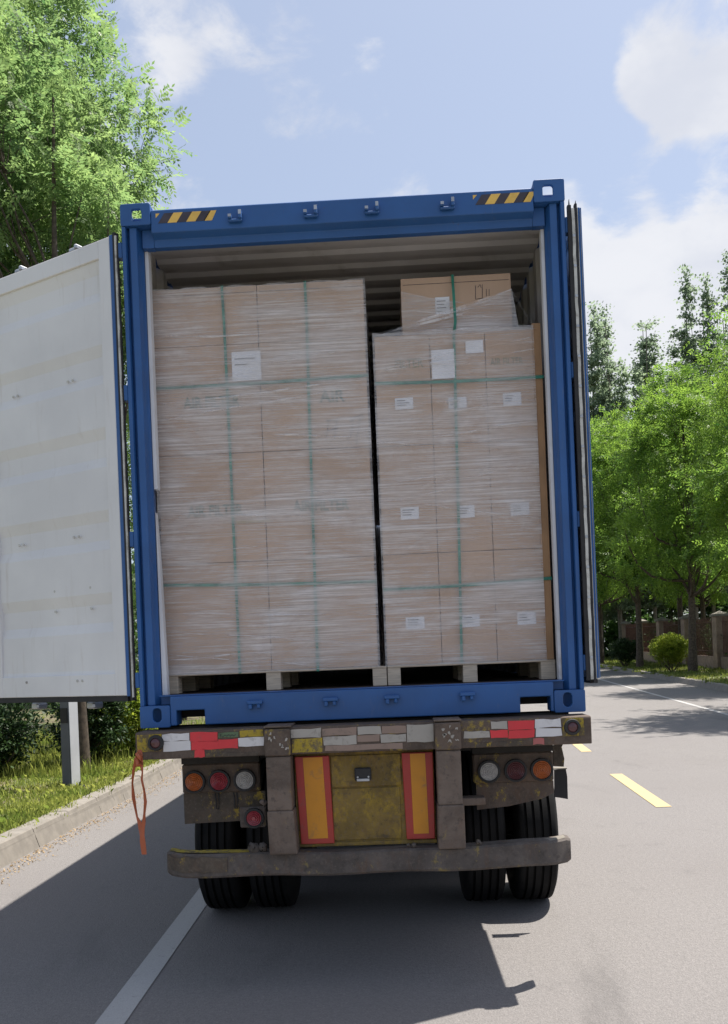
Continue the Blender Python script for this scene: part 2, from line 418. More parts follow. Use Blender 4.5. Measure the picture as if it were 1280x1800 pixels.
def tyre_mat():
    m, t, b, o = new_mat('tyre_rubber'); v = coords(t)
    n = noise(t, v, 6, 6, 0.6)
    setc(t, b, mixc(t, smooth(t, n, 0.35, 0.7), (0.006, 0.006, 0.0066), (0.014, 0.0135, 0.0135))); b.inputs['Roughness'].default_value = 0.75; b.inputs['Specular IOR Level'].default_value = 0.18
    bump(t, b, noise(t, v, 80, 3), 0.2, 0.003); return m
M['tyre'] = tyre_mat()
M['sunlit_steel'] = simple('sunlit_post_side', (0.55, 0.57, 0.60), 0.45, var=0.1, scale=3)  # paler colour for the post's sunlit side, sunlight put into the paint
M['post_steel'] = simple('painted_grey_steel', (0.085, 0.087, 0.095), 0.5, var=0.12, scale=3, dirt=(0.16, 0.15, 0.13), dirt_amt=(0.6, 0.85), dscale=3)
M['bark'] = simple('bark', (0.085, 0.065, 0.048), 0.95, var=0.45, scale=14, bumps=0.6)
M['bark_pale'] = simple('pale_bark', (0.17, 0.15, 0.125), 0.95, var=0.35, scale=14, bumps=0.6)
M['brick_wall'] = simple('fence_masonry', (0.30, 0.22, 0.17), 0.9, var=0.25, scale=5, bumps=0.3)
M['iron'] = simple('rusty_iron', (0.13, 0.062, 0.045), 0.8, var=0.4, scale=10)
M['cap_stone'] = simple('cap_stone', (0.22, 0.20, 0.17), 0.9, var=0.2, scale=5)

def leaf_mat(name, dark, lite, trans=0.45, nscale=0.8, tcol=None):
    m = bpy.data.materials.new(name); m.use_nodes = True; t = m.node_tree; t.nodes.clear()
    out = N(t, 'ShaderNodeOutputMaterial')
    g = N(t, 'ShaderNodeNewGeometry')
    n = noise(t, coords(t), nscale, 4)
    k = mathn(t, 'ADD', mathn(t, 'MULTIPLY', g.outputs['Random Per Island'], 0.5), mathn(t, 'MULTIPLY', smooth(t, n, 0.3, 0.7), 0.5))
    c = mixc(t, k, dark, lite)
    tc = mixc(t, k, tuple(min(0.8, x*2.0) for x in (tcol or dark)), tuple(min(0.8, x*2.0) for x in (tcol or lite)))
    pb = N(t, 'ShaderNodeBsdfPrincipled'); t.links.new(c, pb.inputs['Base Color']); pb.inputs['Roughness'].default_value = 0.5
    pb.inputs['Specular IOR Level'].default_value = 0.3
    tl = N(t, 'ShaderNodeBsdfTranslucent'); t.links.new(tc, tl.inputs['Color'])
    mx = N(t, 'ShaderNodeMixShader'); mx.inputs[0].default_value = trans
    t.links.new(pb.outputs[0], mx.inputs[1]); t.links.new(tl.outputs[0], mx.inputs[2]); t.links.new(mx.outputs[0], out.inputs[0]); return m
M['leaf_ash'] = leaf_mat('ash_leaf', (0.055, 0.115, 0.040), (0.22, 0.30, 0.105), 0.54, 0.9)
M['leaf_row'] = leaf_mat('street_tree_leaf', (0.026, 0.078, 0.016), (0.21, 0.315, 0.045), 0.50, 0.6)
M['leaf_poplar'] = leaf_mat('poplar_leaf', (0.12, 0.165, 0.105), (0.23, 0.285, 0.185), 0.5, 0.3)  # leaf colours paled to stand in for haze over the distance
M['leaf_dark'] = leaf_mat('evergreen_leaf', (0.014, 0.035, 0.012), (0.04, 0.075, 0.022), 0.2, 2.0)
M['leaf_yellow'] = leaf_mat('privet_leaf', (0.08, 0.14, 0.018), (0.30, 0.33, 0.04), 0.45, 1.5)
M['leaf_far'] = leaf_mat('far_leaf', (0.02, 0.05, 0.014), (0.06, 0.11, 0.025), 0.35, 0.2)
M['grass'] = leaf_mat('grass_blade', (0.075, 0.130, 0.020), (0.33, 0.34, 0.085), 0.5, 0.9)
M['grass_r'] = leaf_mat('verge_grass_blade', (0.06, 0.115, 0.02), (0.24, 0.25, 0.06), 0.4, 0.5)
M['litter'] = leaf_mat('dry_litter', (0.20, 0.13, 0.06), (0.42, 0.30, 0.16), 0.1, 3)

# ------------------------------------------------------------------ setting
def kerb_l(y): return -3.37-0.012*max(y, 0)
def kerb_r(y): return 8.95+0.0565*y
YS = [-40, -20, -12, -8, -4, 0, 4, 8, 12, 16, 20, 25, 30, 35, 40, 50, 60, 70, 80, 110, 150]
def sheet(name, xa, xb, za, zb, mat, ys=YS, nx=6, jit=0.0):
    mb = MB(); rows = []
    vs = []; fs = []
    for y in ys:
        for i in range(nx+1):
            t = i/nx; t = t
            x = xa(y)*(1-t)+xb(y)*t
            z = ground_z(y)+za*(1-t)+zb*t
            if jit and 0 < i < nx: z += rnd.uniform(-jit, jit)
            vs.append((x, y, z))
    for j in range(len(ys)-1):
        for i in range(nx):
            a = j*(nx+1)+i
            fs.append((a, a+1, a+nx+2, a+nx+1))
    mb.add(vs, fs); return mb.build(name, mat)
GY = [-400, -200, -60, -20, -4, 8, 12, 20, 40, 60, 80, 150, 400, 900]
ground = tag(sheet('ground', lambda y: -700, lambda y: 700, -0.06, -0.06, M['earth'], GY, 8), kind='structure')
road = tag(sheet('road', lambda y: kerb_l(y)-0.06, lambda y: kerb_r(y)+0.06, 0, 0, M['asphalt'], nx=8), kind='structure')
def line_strip(name, x_of, w, y0, y1, mat, step=2.0):
    n = max(1, int((y1-y0)/step)); vs = []; fs = []
    for j in range(n+1):
        y = y0+(y1-y0)*j/n; z = ground_z(y)+0.005
        vs += [(x_of(y)-w/2, y, z), (x_of(y)+w/2, y, z)]
    for j in range(n):
        fs.append((2*j, 2*j+1, 2*j+3, 2*j+2))
    mb = MB(); mb.add(vs, fs); return mb.build(name, mat, road)
line_strip('edge_line', lambda y: -1.29-0.022*y, 0.15, -12, 80, M['white_line'])
line_strip('edge_line', lambda y: 6.68+0.0625*y, 0.12, -12, 80, M['white_line'])
for y0 in (5.08, 10.4):
    line_strip('centre_dash', lambda y: 2.80+0.050*y, 0.17, y0, y0+2.78, M['yellow_line'], 1.0)
tag(sheet('verge', lambda y: kerb_l(y)-0.27, lambda y: -90, 0.165, 0.30, M['soil'], [-40, -12, -4, 0, 2, 4, 6, 8, 10, 12, 14, 16, 20, 25, 30, 40, 60, 80, 150], 30, 0.02), kind='structure')
tag(sheet('verge', lambda y: kerb_r(y)+0.25, lambda y: 110, 0.165, 0.25, M['soil'], nx=30, jit=0.03), kind='structure')
# kerbs: one stone after another
def kerb(side, xf, y0, y1):
    bed = MB()
    ys = [y0+i for i in range(int(y1-y0)+1)]
    vs = []; fs = []
    for y in ys:
        x = xf(y); g = ground_z(y)
        vs += [(x+side*0.02, y, g-0.04), (x+side*0.06, y, g+0.15), (x+side*0.24, y, g+0.15), (x+side*0.24, y, g-0.04)]
    for j in range(len(ys)-1):
        for k in range(3):
            fs.append((4*j+k, 4*j+k+1, 4*j+5+k, 4*j+4+k))
    bed.add(vs, fs)
    kb = tag(bed.build('kerb', M['concrete']), kind='structure')
    for y in ys[:-1]:
        a, b = y+0.006, y+0.994
        j = rnd.uniform(-0.006, 0.006); h = 0.2+rnd.uniform(-0.004, 0.004)
        vs = []
        for yy in (a, b):
            x = xf(yy)+j; g = ground_z(yy)
            vs += [(x, yy, g-0.03), (x+side*0.075, yy, g+h-0.012), (x+side*0.09, yy, g+h), (x+side*0.265, yy, g+h), (x+side*0.28, yy, g-0.03)]
        fs = [(0, 1, 2, 3, 4), (9, 8, 7, 6, 5)]+[(k, 5+k, 5+(k+1) % 5, (k+1) % 5) for k in range(5)]
        m2 = MB(); m2.add(vs, fs); m2.build('kerb_stone', M['concrete'], kb)
kerb(-1, kerb_l, -3, 70)
kerb(1, kerb_r, 6, 72)

def blades(name, n, xf, yf, h, w, mat, seed, lean=0.5, zoff=0.17, clump=0):
    rg = np.random.default_rng(seed)
    y = yf(rg, n); x = xf(rg, n, y)
    if clump:
        k = rg.integers(0, clump, n); cx = xf(rg, clump, yf(rg, clump)); cy = yf(rg, clump)
        sel = rg.random(n) < 0.6
        x = np.where(sel, cx[k]+rg.normal(0, 0.08, n), x); y = np.where(sel, cy[k]+rg.normal(0, 0.08, n), y)
    z = 0.018*np.maximum(0, np.minimum(y, 80)-8)+zoff
    hh = rg.uniform(h[0], h[1], n)*(0.6+0.8*rg.random(n)**2)
    an = rg.uniform(0, 2*np.pi, n); la = rg.uniform(0, 2*np.pi, n); ll = hh*lean*rg.random(n)
    bx, by = np.cos(an)*w/2, np.sin(an)*w/2
    p = np.stack([x, y, z], 1)
    o = np.stack([bx, by, 0*bx], 1)
    mid = p+np.stack([np.cos(la)*ll*0.3, np.sin(la)*ll*0.3, hh*0.6], 1)
    tip = p+np.stack([np.cos(la)*ll, np.sin(la)*ll, hh*(1-0.3*lean)], 1)
    q = np.stack([p-o, p+o, mid+o*0.7, tip, mid-o*0.7], 1).reshape(-1, 3)
    return tag(np_mesh(name, q, 5, mat), kind='stuff')
kl = lambda y: -3.37-0.012*np.maximum(y, 0)
blades('grass', 75000, lambda g, n, y: kl(y)-0.25-6.5*g.random(n)**1.5, lambda g, n: 1.5+13*g.random(n)**1.2, (0.04, 0.12), 0.012, M['grass'], 3, 0.9, clump=1500)
blades('tall_grass', 6500, lambda g, n, y: -4.3-3.5*g.random(n), lambda g, n: 8.2+8*g.random(n), (0.15, 0.36), 0.010, M['grass'], 5, 0.5, clump=260)
kr = lambda y: 8.95+0.0565*y
blades('grass', 26000, lambda g, n, y: kr(y)+0.27+4.5*g.random(n)**1.4, lambda g, n: 14+50*g.random(n)**1.2, (0.06, 0.17), 0.03, M['grass_r'], 9, 0.8, clump=500)
def litter(n, seed):
    rg = np.random.default_rng(seed)
    y = 0.5+11*rg.random(n)**1.2; x = kl(y)+0.01+np.abs(rg.normal(0, 0.13, n))
    z = 0.018*np.maximum(0, y-8)+0.008
    s = rg.uniform(0.006, 0.017, n); an = rg.uniform(0, 6.28, n); t = rg.uniform(-0.004, 0.012, n)
    c = np.stack([x, y, z], 1); a = np.stack([np.cos(an)*s, np.sin(an)*s, t], 1); b = np.stack([-np.sin(an)*s*0.6, np.cos(an)*s*0.6, t*0], 1)
    q = np.stack([c-a, c-b, c+a, c+b], 1).reshape(-1, 3)
    tag(np_mesh('fallen_leaves', q, 4, M['litter']), kind='stuff')
litter(1700, 4)

# ------------------------------------------------------------------ trees
def rand_dirs(rg, n):
    v = rg.normal(size=(n, 3)); return v/np.linalg.norm(v, axis=1, keepdims=True)
def clump_points(rg, lobes, n, bias=0.45):
    vol = np.array([l[3]*l[4]*l[5] for l in lobes])**0.75; vol = vol/vol.sum()
    idx = rg.choice(len(lobes), n, p=vol); L = np.array(lobes)[idx]
    d = rand_dirs(rg, n); rr = rg.random(n)**bias
    return L[:, :3]+d*rr[:, None]*L[:, 3:6], d
def leaf_cloud(rg, lobes, n_clump, per, clump_r, size, compound, droop=0.35, width=0.42):
    """pinnate sprays (compound leaflets along a rachis) gathered into clumps that fill the lobes"""
    c, d = clump_points(rg, lobes, n_clump)
    n = n_clump*per
    ci = np.repeat(np.arange(n_clump), per)
    cr = clump_r*(0.6+0.8*rg.random(n_clump))
    base = c[ci]+rg.normal(size=(n, 3))*cr[ci][:, None]*np.array([1.1, 1.1, 0.55])*0.6
    di = d[ci]*0.7+rand_dirs(rg, n)*0.9+np.array([0, 0, 0.15-droop])
    di /= np.linalg.norm(di, axis=1, keepdims=True)
    up = np.array([0, 0, 1.0])+rg.normal(size=(n, 3))*0.35
    sd = np.cross(di, up); sd /= np.linalg.norm(sd, axis=1, keepdims=True)+1e-9
    nm = np.cross(sd, di)
    L = size*(0.7+0.6*rg.random(n))
    out = []
    ll = 0.34 if compound > 3 else 1.0
    for k in range(compound):
        if compound == 1:
            a = base; ax = di; lw = L
        else:
            t = (k//2+0.6)/((compound+1)//2); s = 1 if k % 2 else -1
            a = base+di*(L*t)[:, None]-np.array([0, 0, 1])*(droop*L*t*t*0.6)[:, None]
            if k == compound-1: ax = di
            else: ax = di*0.55+sd*s*0.85-np.array([0, 0, 0.25])
            ax = ax+rg.normal(size=(n, 3))*0.12
            ax /= np.linalg.norm(ax, axis=1, keepdims=True); lw = L*ll
        w = np.cross(ax, nm); w /= np.linalg.norm(w, axis=1, keepdims=True)+1e-9
        e = ax*lw[:, None]; wv = w*(lw*width*0.5)[:, None]
        out.append(np.stack([a, a+e*0.45+wv, a+e, a+e*0.45-wv], 1))
    return np.concatenate(out, 0).reshape(-1, 3), c
def limb_path(a, b, rg, sag=0.12, n=6):
    a = np.array(a, float); b = np.array(b, float); L = np.linalg.norm(b-a)
    side = rg.normal(size=3)*L*0.07
    return [tuple(a+(b-a)*t+np.array([0, 0, 1])*math.sin(math.pi*t)*(-sag*L*0.3)+side*math.sin(math.pi*t)) for t in np.linspace(0, 1, n)]
def make_tree(name, base, trunk_h, top, r0, lobes, seed, mat, bark, n_clump, per, clump_r, size, compound, label, cat='tree', group=None,
              droop=0.35, limbs=12, twigs=40, width=0.42, lean=(0, 0)):
    rg = np.random.default_rng(seed)
    root = empty(name, base, label, cat, group)
    base = np.array(base, float); lobesw = [tuple(np.array(l[:3])+base)+tuple(l[3:]) for l in lobes]
    pts, cl = leaf_cloud(rg, lobesw, n_clump, per, clump_r, size, compound, droop, width)
    mb = MB()
    ax = [base+np.array([lean[0]*t*top+0.06*math.sin(5*t+seed), lean[1]*t*top+0.05*math.cos(4*t+seed), top*t-(0.15 if t == 0 else 0)]) for t in np.linspace(0, 1, 10)]
    mb.tube(ax, [r0*(1.25 if i == 0 else 1)*(1-0.85*(i/9)**1.2) for i in range(10)], 9)
    ends = []
    order = rg.permutation(len(cl))[:limbs]
    for i in order:
        e = cl[i]; hz = max(trunk_h, min(top*0.85, (e[2]-base[2])*0.62)); t = hz/top
        a = base+np.array([lean[0]*hz, lean[1]*hz, hz])
        rr = r0*(1-0.85*t**1.2)*0.55
        p = limb_path(a, e, rg, 0.4); mb.tube(p, [rr*(1-0.8*k/5) for k in range(6)], 6); ends.append((p, rr))
    for i in rg.permutation(len(cl))[:twigs]:
        e = cl[i]; best = None
        for (p, rr) in ends:
            q = np.array(p[3]); dd = np.linalg.norm(q-e)
            if best is None or dd < best[0]: best = (dd, q, rr)
        if best: mb.tube(limb_path(best[1], e, rg, 0.3, 4), [best[2]*0.35, best[2]*0.25, best[2]*0.16, 0.006], 4)
    auto_smooth(mb.build('trunk', bark, root), 60)
    o = np_mesh('crown', pts, 4, mat, root, base)
    return root
def copy_tree(src, loc, rz, sc, label, group=None):
    c = src.copy(); COL.objects.link(c); c.location = loc; c.rotation_euler = (0, 0, rz); c.scale = (sc[0], sc[0], sc[1]) if isinstance(sc, tuple) else (sc,)*3
    c['label'] = label
    if group: c['group'] = group
    for ch in list(src.children):
        d = ch.copy(); COL.objects.link(d); d.parent = c
    return c
# left: ash trees on the verge
GL = 'leafy trees on the left verge'
make_tree('ash_tree', (-5.02, 12.2, 0.27), 3.2, 12.0, 0.085,
          [(-0.95, 0, 8.9, 2.15, 2.3, 1.9), (-0.75, 0.2, 11.8, 1.8, 2.0, 2.0), (-2.3, -0.2, 11.3, 2.2, 2.2, 2.4), (-1.6, 0, 14.0, 1.8, 2.0, 1.9), (0.35, 0, 8.9, 1.15, 1.4, 1.3), (-2.0, 0.3, 8.0, 1.6, 1.8, 1.1), (-0.1, 0.2, 10.6, 1.2, 1.5, 1.1), (-1.4, 0, 7.2, 1.9, 1.8, 1.2), (0.2, 0.3, 7.2, 0.9, 1.2, 1.1)],
          11, M['leaf_ash'], M['bark'], 760, 19, 0.40, 0.28, 11, 'large feathery green tree rising above the open white container door', group=GL, limbs=26, twigs=120)
make_tree('ash_tree', (-8.4, 11.5, 0.3), 3.0, 10.5, 0.10,
          [(-0.2, 0, 9.2, 2.4, 2.2, 2.0), (0.9, 0, 11.5, 2.0, 2.0, 2.0), (0.8, -0.2, 7.0, 1.9, 1.8, 1.3), (-0.6, 0, 6.6, 1.8, 1.8, 1.2)],
          12, M['leaf_ash'], M['bark'], 430, 17, 0.40, 0.28, 11, 'dark limbed tree at the left edge behind the white door', group=GL, limbs=24, twigs=70)
make_tree('ash_tree', (-4.80, 9.0, 0.2), 5.5, 10.5, 0.115,
          [(-0.7, 0.3, 9.8, 1.4, 1.4, 1.3), (-1.4, 0, 11.2, 1.4, 1.4, 1.4), (0.25, 0.5, 8.9, 0.75, 0.9, 0.7), (-1.3, 0.2, 8.6, 1.0, 1.1, 0.7)],
          14, M['leaf_ash'], M['bark'], 190, 17, 0.36, 0.26, 11, 'ash tree with a straight dark trunk showing above the white door', group=GL, limbs=16, twigs=40)
make_tree('young_tree', (-5.4, 18.5, 0.36), 1.2, 7.5, 0.06,
          [(0, 0, 3.0, 1.6, 1.5, 1.9), (0.1, 0, 6.0, 1.6, 1.5, 2.2), (-1.6, 0.5, 7.0, 1.7, 1.6, 2.0), (0.4, 0, 8.8, 1.2, 1.4, 1.4)],
          13, M['leaf_ash'], M['bark'], 330, 14, 0.4, 0.30, 7, 'low bushy tree seen through the slit beside the white door', group=GL, limbs=16, twigs=40)
def bush(name, base, rad, h, seed, mat, label, n=260, per=26, size=0.075, group=None, core=0.72):
    rg = np.random.default_rng(seed); base = np.array(base, float)
    root = empty(name, tuple(base), label, 'bush', group)
    pts, cl = leaf_cloud(rg, [(base[0], base[1], base[2]+h*(0.60 if name == 'round_bush' else 0.52), rad, rad, h*(0.40 if name == 'round_bush' else 0.5))], n, per, rad*(0.13 if name == 'round_bush' else 0.2), size, 1, 0.0, 0.5)
    mb = MB()
    for i in rg.permutation(len(cl))[:14]:
        mb.tube(limb_path(base+np.array([rg.normal()*0.05, rg.normal()*0.05, -0.05]), cl[i], rg, 0.1, 4), [0.02, 0.015, 0.01, 0.005], 5)
    mb.build('stem', M['bark'], root)
    np_mesh('foliage', pts, 4, mat, root, base)
    return root
bush('evergreen_bush', (-4.95, 9.9, 0.2), 0.62, 1.55, 21, M['leaf_dark'], 'glossy dark green bush behind the grey square post', 300, 30)
bush('privet_bush', (-4.45, 10.9, 0.22), 0.55, 1.5, 22, M['leaf_yellow'], 'yellow green bush beside the thin trunk behind the container corner', 220, 26)
bush('evergreen_bush', (-6.1, 8.8, 0.2), 0.75, 1.3, 23, M['leaf_dark'], 'dark spiky bush at the left edge below the white door', 320, 30)
bush('privet_bush', (-5.6, 12.6, 0.25), 0.8, 1.2, 24, M['leaf_yellow'], 'bright light green bush on the lawn behind the dark bush', 260, 26)

# right: row of street trees, fence, poplars
GR = 'street trees along the right kerb'
rowA = make_tree('street_tree', (12.6, 33.6, 0.63), 3.0, 10.5, 0.17,
          [(0, 0, 7.5, 2.9, 2.9, 2.6), (-0.8, 0.3, 5.2, 2.6, 2.6, 1.6), (0.9, -0.4, 5.0, 2.5, 2.5, 1.5), (0.3, 0, 10.2, 2.1, 2.1, 2.0), (-0.9, -0.4, 9.0, 1.8, 1.8, 1.6), (1.3, 0.6, 8.0, 2.0, 2.0, 1.8)],
          31, M['leaf_row'], M['bark'], 250, 46, 0.52, 0.36, 7, 'tall green tree with its trunk beside the clipped round bush', group=GR, limbs=22, twigs=50)
rowB = make_tree('street_tree', (12.2, 40.6, 0.76), 2.6, 10.0, 0.16,
          [(0, 0, 7.2, 2.8, 2.8, 3.0), (-0.9, 0.3, 5.0, 2.4, 2.4, 1.8), (1.0, -0.4, 4.6, 2.3, 2.3, 1.5), (-0.2, 0, 9.8, 2.1, 2.1, 1.7)],
          32, M['leaf_row'], M['bark'], 230, 46, 0.52, 0.36, 7, 'rounded green tree between the round bush and the dark bush', group=GR, limbs=20, twigs=40)
make_tree('street_tree', (11.1, 16.2, 0.33), 3.4, 11.0, 0.16,
          [(0, 0, 7.0, 2.5, 3.0, 2.2), (-0.8, 0.2, 9.0, 1.8, 2.4, 2.0), (0.2, 0, 11.0, 1.8, 2.0, 1.8), (-0.4, 1.5, 5.5, 2.2, 2.2, 1.2), (-2.35, -0.4, 10.4, 0.75, 0.9, 0.30)],
          33, M['leaf_row'], M['bark'], 330, 18, 0.5, 0.32, 9, 'near tree whose twigs poke in at the right picture edge', group=GR, limbs=22, twigs=50)
copy_tree(rowB, (12.95, 25.6, 0.5), 2.0, (0.92, 1.12), 'pale green tree against the right picture edge before the brick pillar', GR)
copy_tree(rowA, (12.0, 48.0, 0.9), 1.1, (0.95, 1.15), 'tree behind the dark bush, close to the folded container door', GR)
copy_tree(rowB, (14.75, 42.0, 0.82), 4.0, (1.0, 1.25), 'pale trunked tree standing in front of the iron fence', GR)
copy_tree(rowA, (12.2, 56.0, 1.05), 2.6, (0.95, 0.95), 'farthest street tree, half hidden by the container side', GR)
copy_tree(rowB, (17.5, 47.0, 0.9), 5.2, (1.0, 1.05), 'tree growing behind the fence left of the brick pillar', GR)
copy_tree(rowA, (19.5, 38.0, 0.8), 0.4, (0.9, 1.0), 'tree growing behind the brick pillar of the fence', GR)

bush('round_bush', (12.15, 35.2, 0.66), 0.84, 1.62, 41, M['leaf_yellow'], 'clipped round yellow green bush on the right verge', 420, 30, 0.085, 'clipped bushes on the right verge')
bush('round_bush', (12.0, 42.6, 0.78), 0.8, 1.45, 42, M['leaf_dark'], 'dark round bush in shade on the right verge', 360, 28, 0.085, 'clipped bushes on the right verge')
# fence
def fence_x(y): return 12.45+0.0565*y
fr = empty('iron_fence', (fence_x(35.6), 35.6, 0.62), 'rusty brown iron railing fence on a low wall behind the right verge', 'fence')
PY = [30.2, 35.6, 41.0, 46.4, 51.8, 57.2]
wallm = MB()
for i in range(len(PY)-1):
    a, b = PY[i]+0.3, PY[i+1]-0.3
    vs = []
    for y in (a, b):
        x = fence_x(y); g = ground_z(y)
        vs += [(x-0.12, y, g), (x-0.12, y, g+0.72), (x+0.12, y, g+0.72), (x+0.12, y, g)]
    m2 = MB(); m2.add(vs, [(0, 1, 2, 3), (7, 6, 5, 4), (0, 4, 5, 1), (1, 5, 6, 2), (2, 6, 7, 3)]); m2.build('low_wall', M['brick_wall'], fr)
    rail = MB()
    for hz in (0.95, 2.25):
        rail.tube([(fence_x(a), a, ground_z(a)+hz), (fence_x(b), b, ground_z(b)+hz)], 0.025, 5)
    rail.build('rail', M['iron'], fr)
    nb = 26
    for k in range(nb):
        y = a+(b-a)*(k+0.5)/nb; x = fence_x(y); g = ground_z(y)
        m3 = MB(); m3.tube([(x, y, g+0.70), (x, y, g+2.4), (x, y, g+2.5)], [0.026, 0.026, 0.004], 4); m3.build('bar', M['iron'], fr)
where = ['right of the picture edge', 'at the right picture edge beside the iron railings', 'behind the pale tree trunk', 'behind the round bushes', 'deep in the shade', 'far along the fence']
for i, y in enumerate(PY):
    x = fence_x(y); g = ground_z(y)
    p = empty('brick_pillar', (x, y, g), 'brown masonry fence pillar with a stone cap, '+where[i], 'pillar', 'pillars of the fence')
    m2 = MB(); m2.box(x-0.27, x+0.27, y-0.27, y+0.27, g-0.02, g+2.5); m2.build('shaft', M['brick_wall'], p, bevel=0.02)
    m2 = MB(); m2.box(x-0.34, x+0.34, y-0.34, y+0.34, g+2.5, g+2.60)
    m2.add([(x-0.3, y-0.3, g+2.60), (x+0.3, y-0.3, g+2.60), (x+0.3, y+0.3, g+2.60), (x-0.3, y+0.3, g+2.60), (x, y, g+2.75)], [(0, 1, 4), (1, 2, 4), (2, 3, 4), (3, 0, 4)])
    m2.build('cap', M['cap_stone'], p)
# poplars
rowB.scale = (1.0, 1.0, 1.14); rowA.scale = (1.0, 1.0, 1.06)
GP = 'poplars beyond the fence'
def poplar(base, h, seed, label):
    rq = random.Random(seed); lob = [(0, 0, h*0.30, 1.7, 1.7, h*0.16), (0.1, 0, h*0.47, 1.45, 1.45, h*0.15)]
    for (dx, top_, k) in ((0.25, 1.0, 1.0), (-0.75, 0.86, 0.8), (0.95, 0.78, 0.8)):
        dy = rq.uniform(-0.6, 0.6)
        lob += [(dx*0.6, dy*0.6, h*top_*0.66, 0.85*k, 0.85*k, h*0.10), (dx*0.8, dy, h*top_*0.82, 0.52*k, 0.52*k, h*0.085), (dx, dy, h*top_*0.935, 0.30*k, 0.30*k, h*0.065)]
    return make_tree('poplar_tree', base, 3.0, h*0.95, 0.14, lob, seed, M['leaf_poplar'], M['bark_pale'], 620, 46, 0.34, 0.185, 1, label, group=GP, limbs=26, twigs=20, width=0.85, lean=(0.012, 0))
popA = poplar((20.6, 57.7, 1.1), 25.0, 51, 'tallest slender poplar above the green tree tops')
popA.scale = (1.0, 1.0, 1.05)
popB = poplar((17.95, 58.2, 1.1), 24.0, 52, 'slender poplar left of the tallest one')
for (x, y, s, src, rz, lab) in [(14.3, 58, 0.93, popA, 1, 'leftmost poplar, close beside the container side'), (15.4, 57, 0.945, popB, 2, 'second poplar from the container side'),
                                (16.15, 60, 0.95, popA, 3, 'third poplar from the container side'), (18.6, 60, 0.97, popB, 4, 'poplar just left of the gap before the tallest one'),
                                (21.3, 61, 0.98, popB, 5, 'poplar just right of the tallest one'), (21.9, 58, 0.985, popA, 0.6, 'pointed poplar two places right of the tallest one'),
                                (23.2, 57, 0.95, popB, 1.7, 'bushy poplar near the right picture edge'), (24.2, 58, 1.05, popA, 2.9, 'poplar cut by the right picture edge'),
                                (15.0, 61, 0.80, popB, 2.2, 'lower poplar filling the gap beside the container side'), (20.2, 62, 0.84, popB, 1.1, 'lower poplar behind the tallest one'), (22.6, 62, 0.9, popB, 3.3, 'lower poplar near the right picture edge, behind the bushy one'), (19.4, 63, 0.86, popA, 5.0, 'short poplar in the gap between two tall ones'), (17.0, 63, 0.84, popB, 0.2, 'short poplar behind the third from the container')]:
    copy_tree(src, (x, y, 1.0), rz, (1.0, s*1.05), lab, GP)
# far greenery
def mass(name, spots, seed, n, per, size):
    rg = np.random.default_rng(seed)
    pts, _ = leaf_cloud(rg, spots, n, per, 0.9, size, 1, 0.1, 0.6)
    return tag(np_mesh(name, pts, 4, M['leaf_far']), kind='stuff')
rr = random.Random(3)
mass('far_trees', [(13+6.0*i+rr.uniform(-1, 1), 66+rr.uniform(-4, 6), 4.5, 4.0, 3.5, 4.2) for i in range(9)]+[(10+3.2*i, 64, 2.2, 2.4, 2, 1.6) for i in range(8)], 61, 1300, 22, 0.55)
mass('far_trees', [(-14-6.5*i+rr.uniform(-1, 1), 34+rr.uniform(-3, 9)-i*1.5, 5, 4.2, 3.5, 5.0) for i in range(8)]+[(-9.5-1.5*i, 27+i, 3.2, 2.2, 2.0, 3.0) for i in range(5)], 62, 1200, 22, 0.45)
hg = empty('hedge', (15.9, 40, 0.7), 'dark hedge growing just behind the iron fence', 'hedge')
rg = np.random.default_rng(71)
spots = [(fence_x(y)+1.0, y, ground_z(y)+1.25, 0.75, 1.0, 1.25) for y in np.arange(29, 60, 1.3)]
pts, _ = leaf_cloud(rg, spots, 900, 22, 0.3, 0.14, 1, 0.0, 0.6)
np_mesh('foliage', pts, 4, M['leaf_far'], hg, hg.location)

# grey square post on the left verge
pc = (-4.28, 7.25)
post = empty('steel_post', (pc[0], pc[1], 0.17), 'tall square grey steel post standing in the grass under the white door', 'post')
ca, sa = math.cos(math.radians(-24)), math.sin(math.radians(-24))
def rot_post(p): return Vector((pc[0]+p.x*ca-p.y*sa, pc[1]+p.x*sa+p.y*ca, p.z))
mb = MB(rot_post)
a, b = 0.085, 0.062
vs = [(s1*w, s2*w, z) for (w, z) in ((a, 0.12), (b, 5.6)) for (s1, s2) in ((-1, -1), (1, -1), (1, 1), (-1, 1))]
mb.add(vs, [(0, 1, 5, 4), (1, 2, 6, 5), (2, 3, 7, 6), (3, 0, 4, 7), (4, 5, 6, 7)])
mb.build('shaft', M['post_steel'], post, bevel=0.01)
mb = MB(rot_post); mb.box(0.086, 0.092, -0.080, 0.080, 0.20, 5.5); mb.build('sunlit_side', M['sunlit_steel'], post)  # thin pale sheet that paints sunlight onto the post's right side
mb = MB(rot_post); mb.box(-0.13, 0.13, -0.13, 0.13, 0.15, 0.185); mb.build('base_plate', M['post_steel'], post)
mb = MB(rot_post); mb.box(-0.06, 0.06, -0.092, -0.0855, 1.05, 1.25); mb.build('access_cover', M['dark_steel'], post)

# ------------------------------------------------------------------ semi-trailer
TR = empty('semi_trailer', (0, 1.6, 0), 'grimy yellow skeletal trailer carrying the blue container', 'trailer')
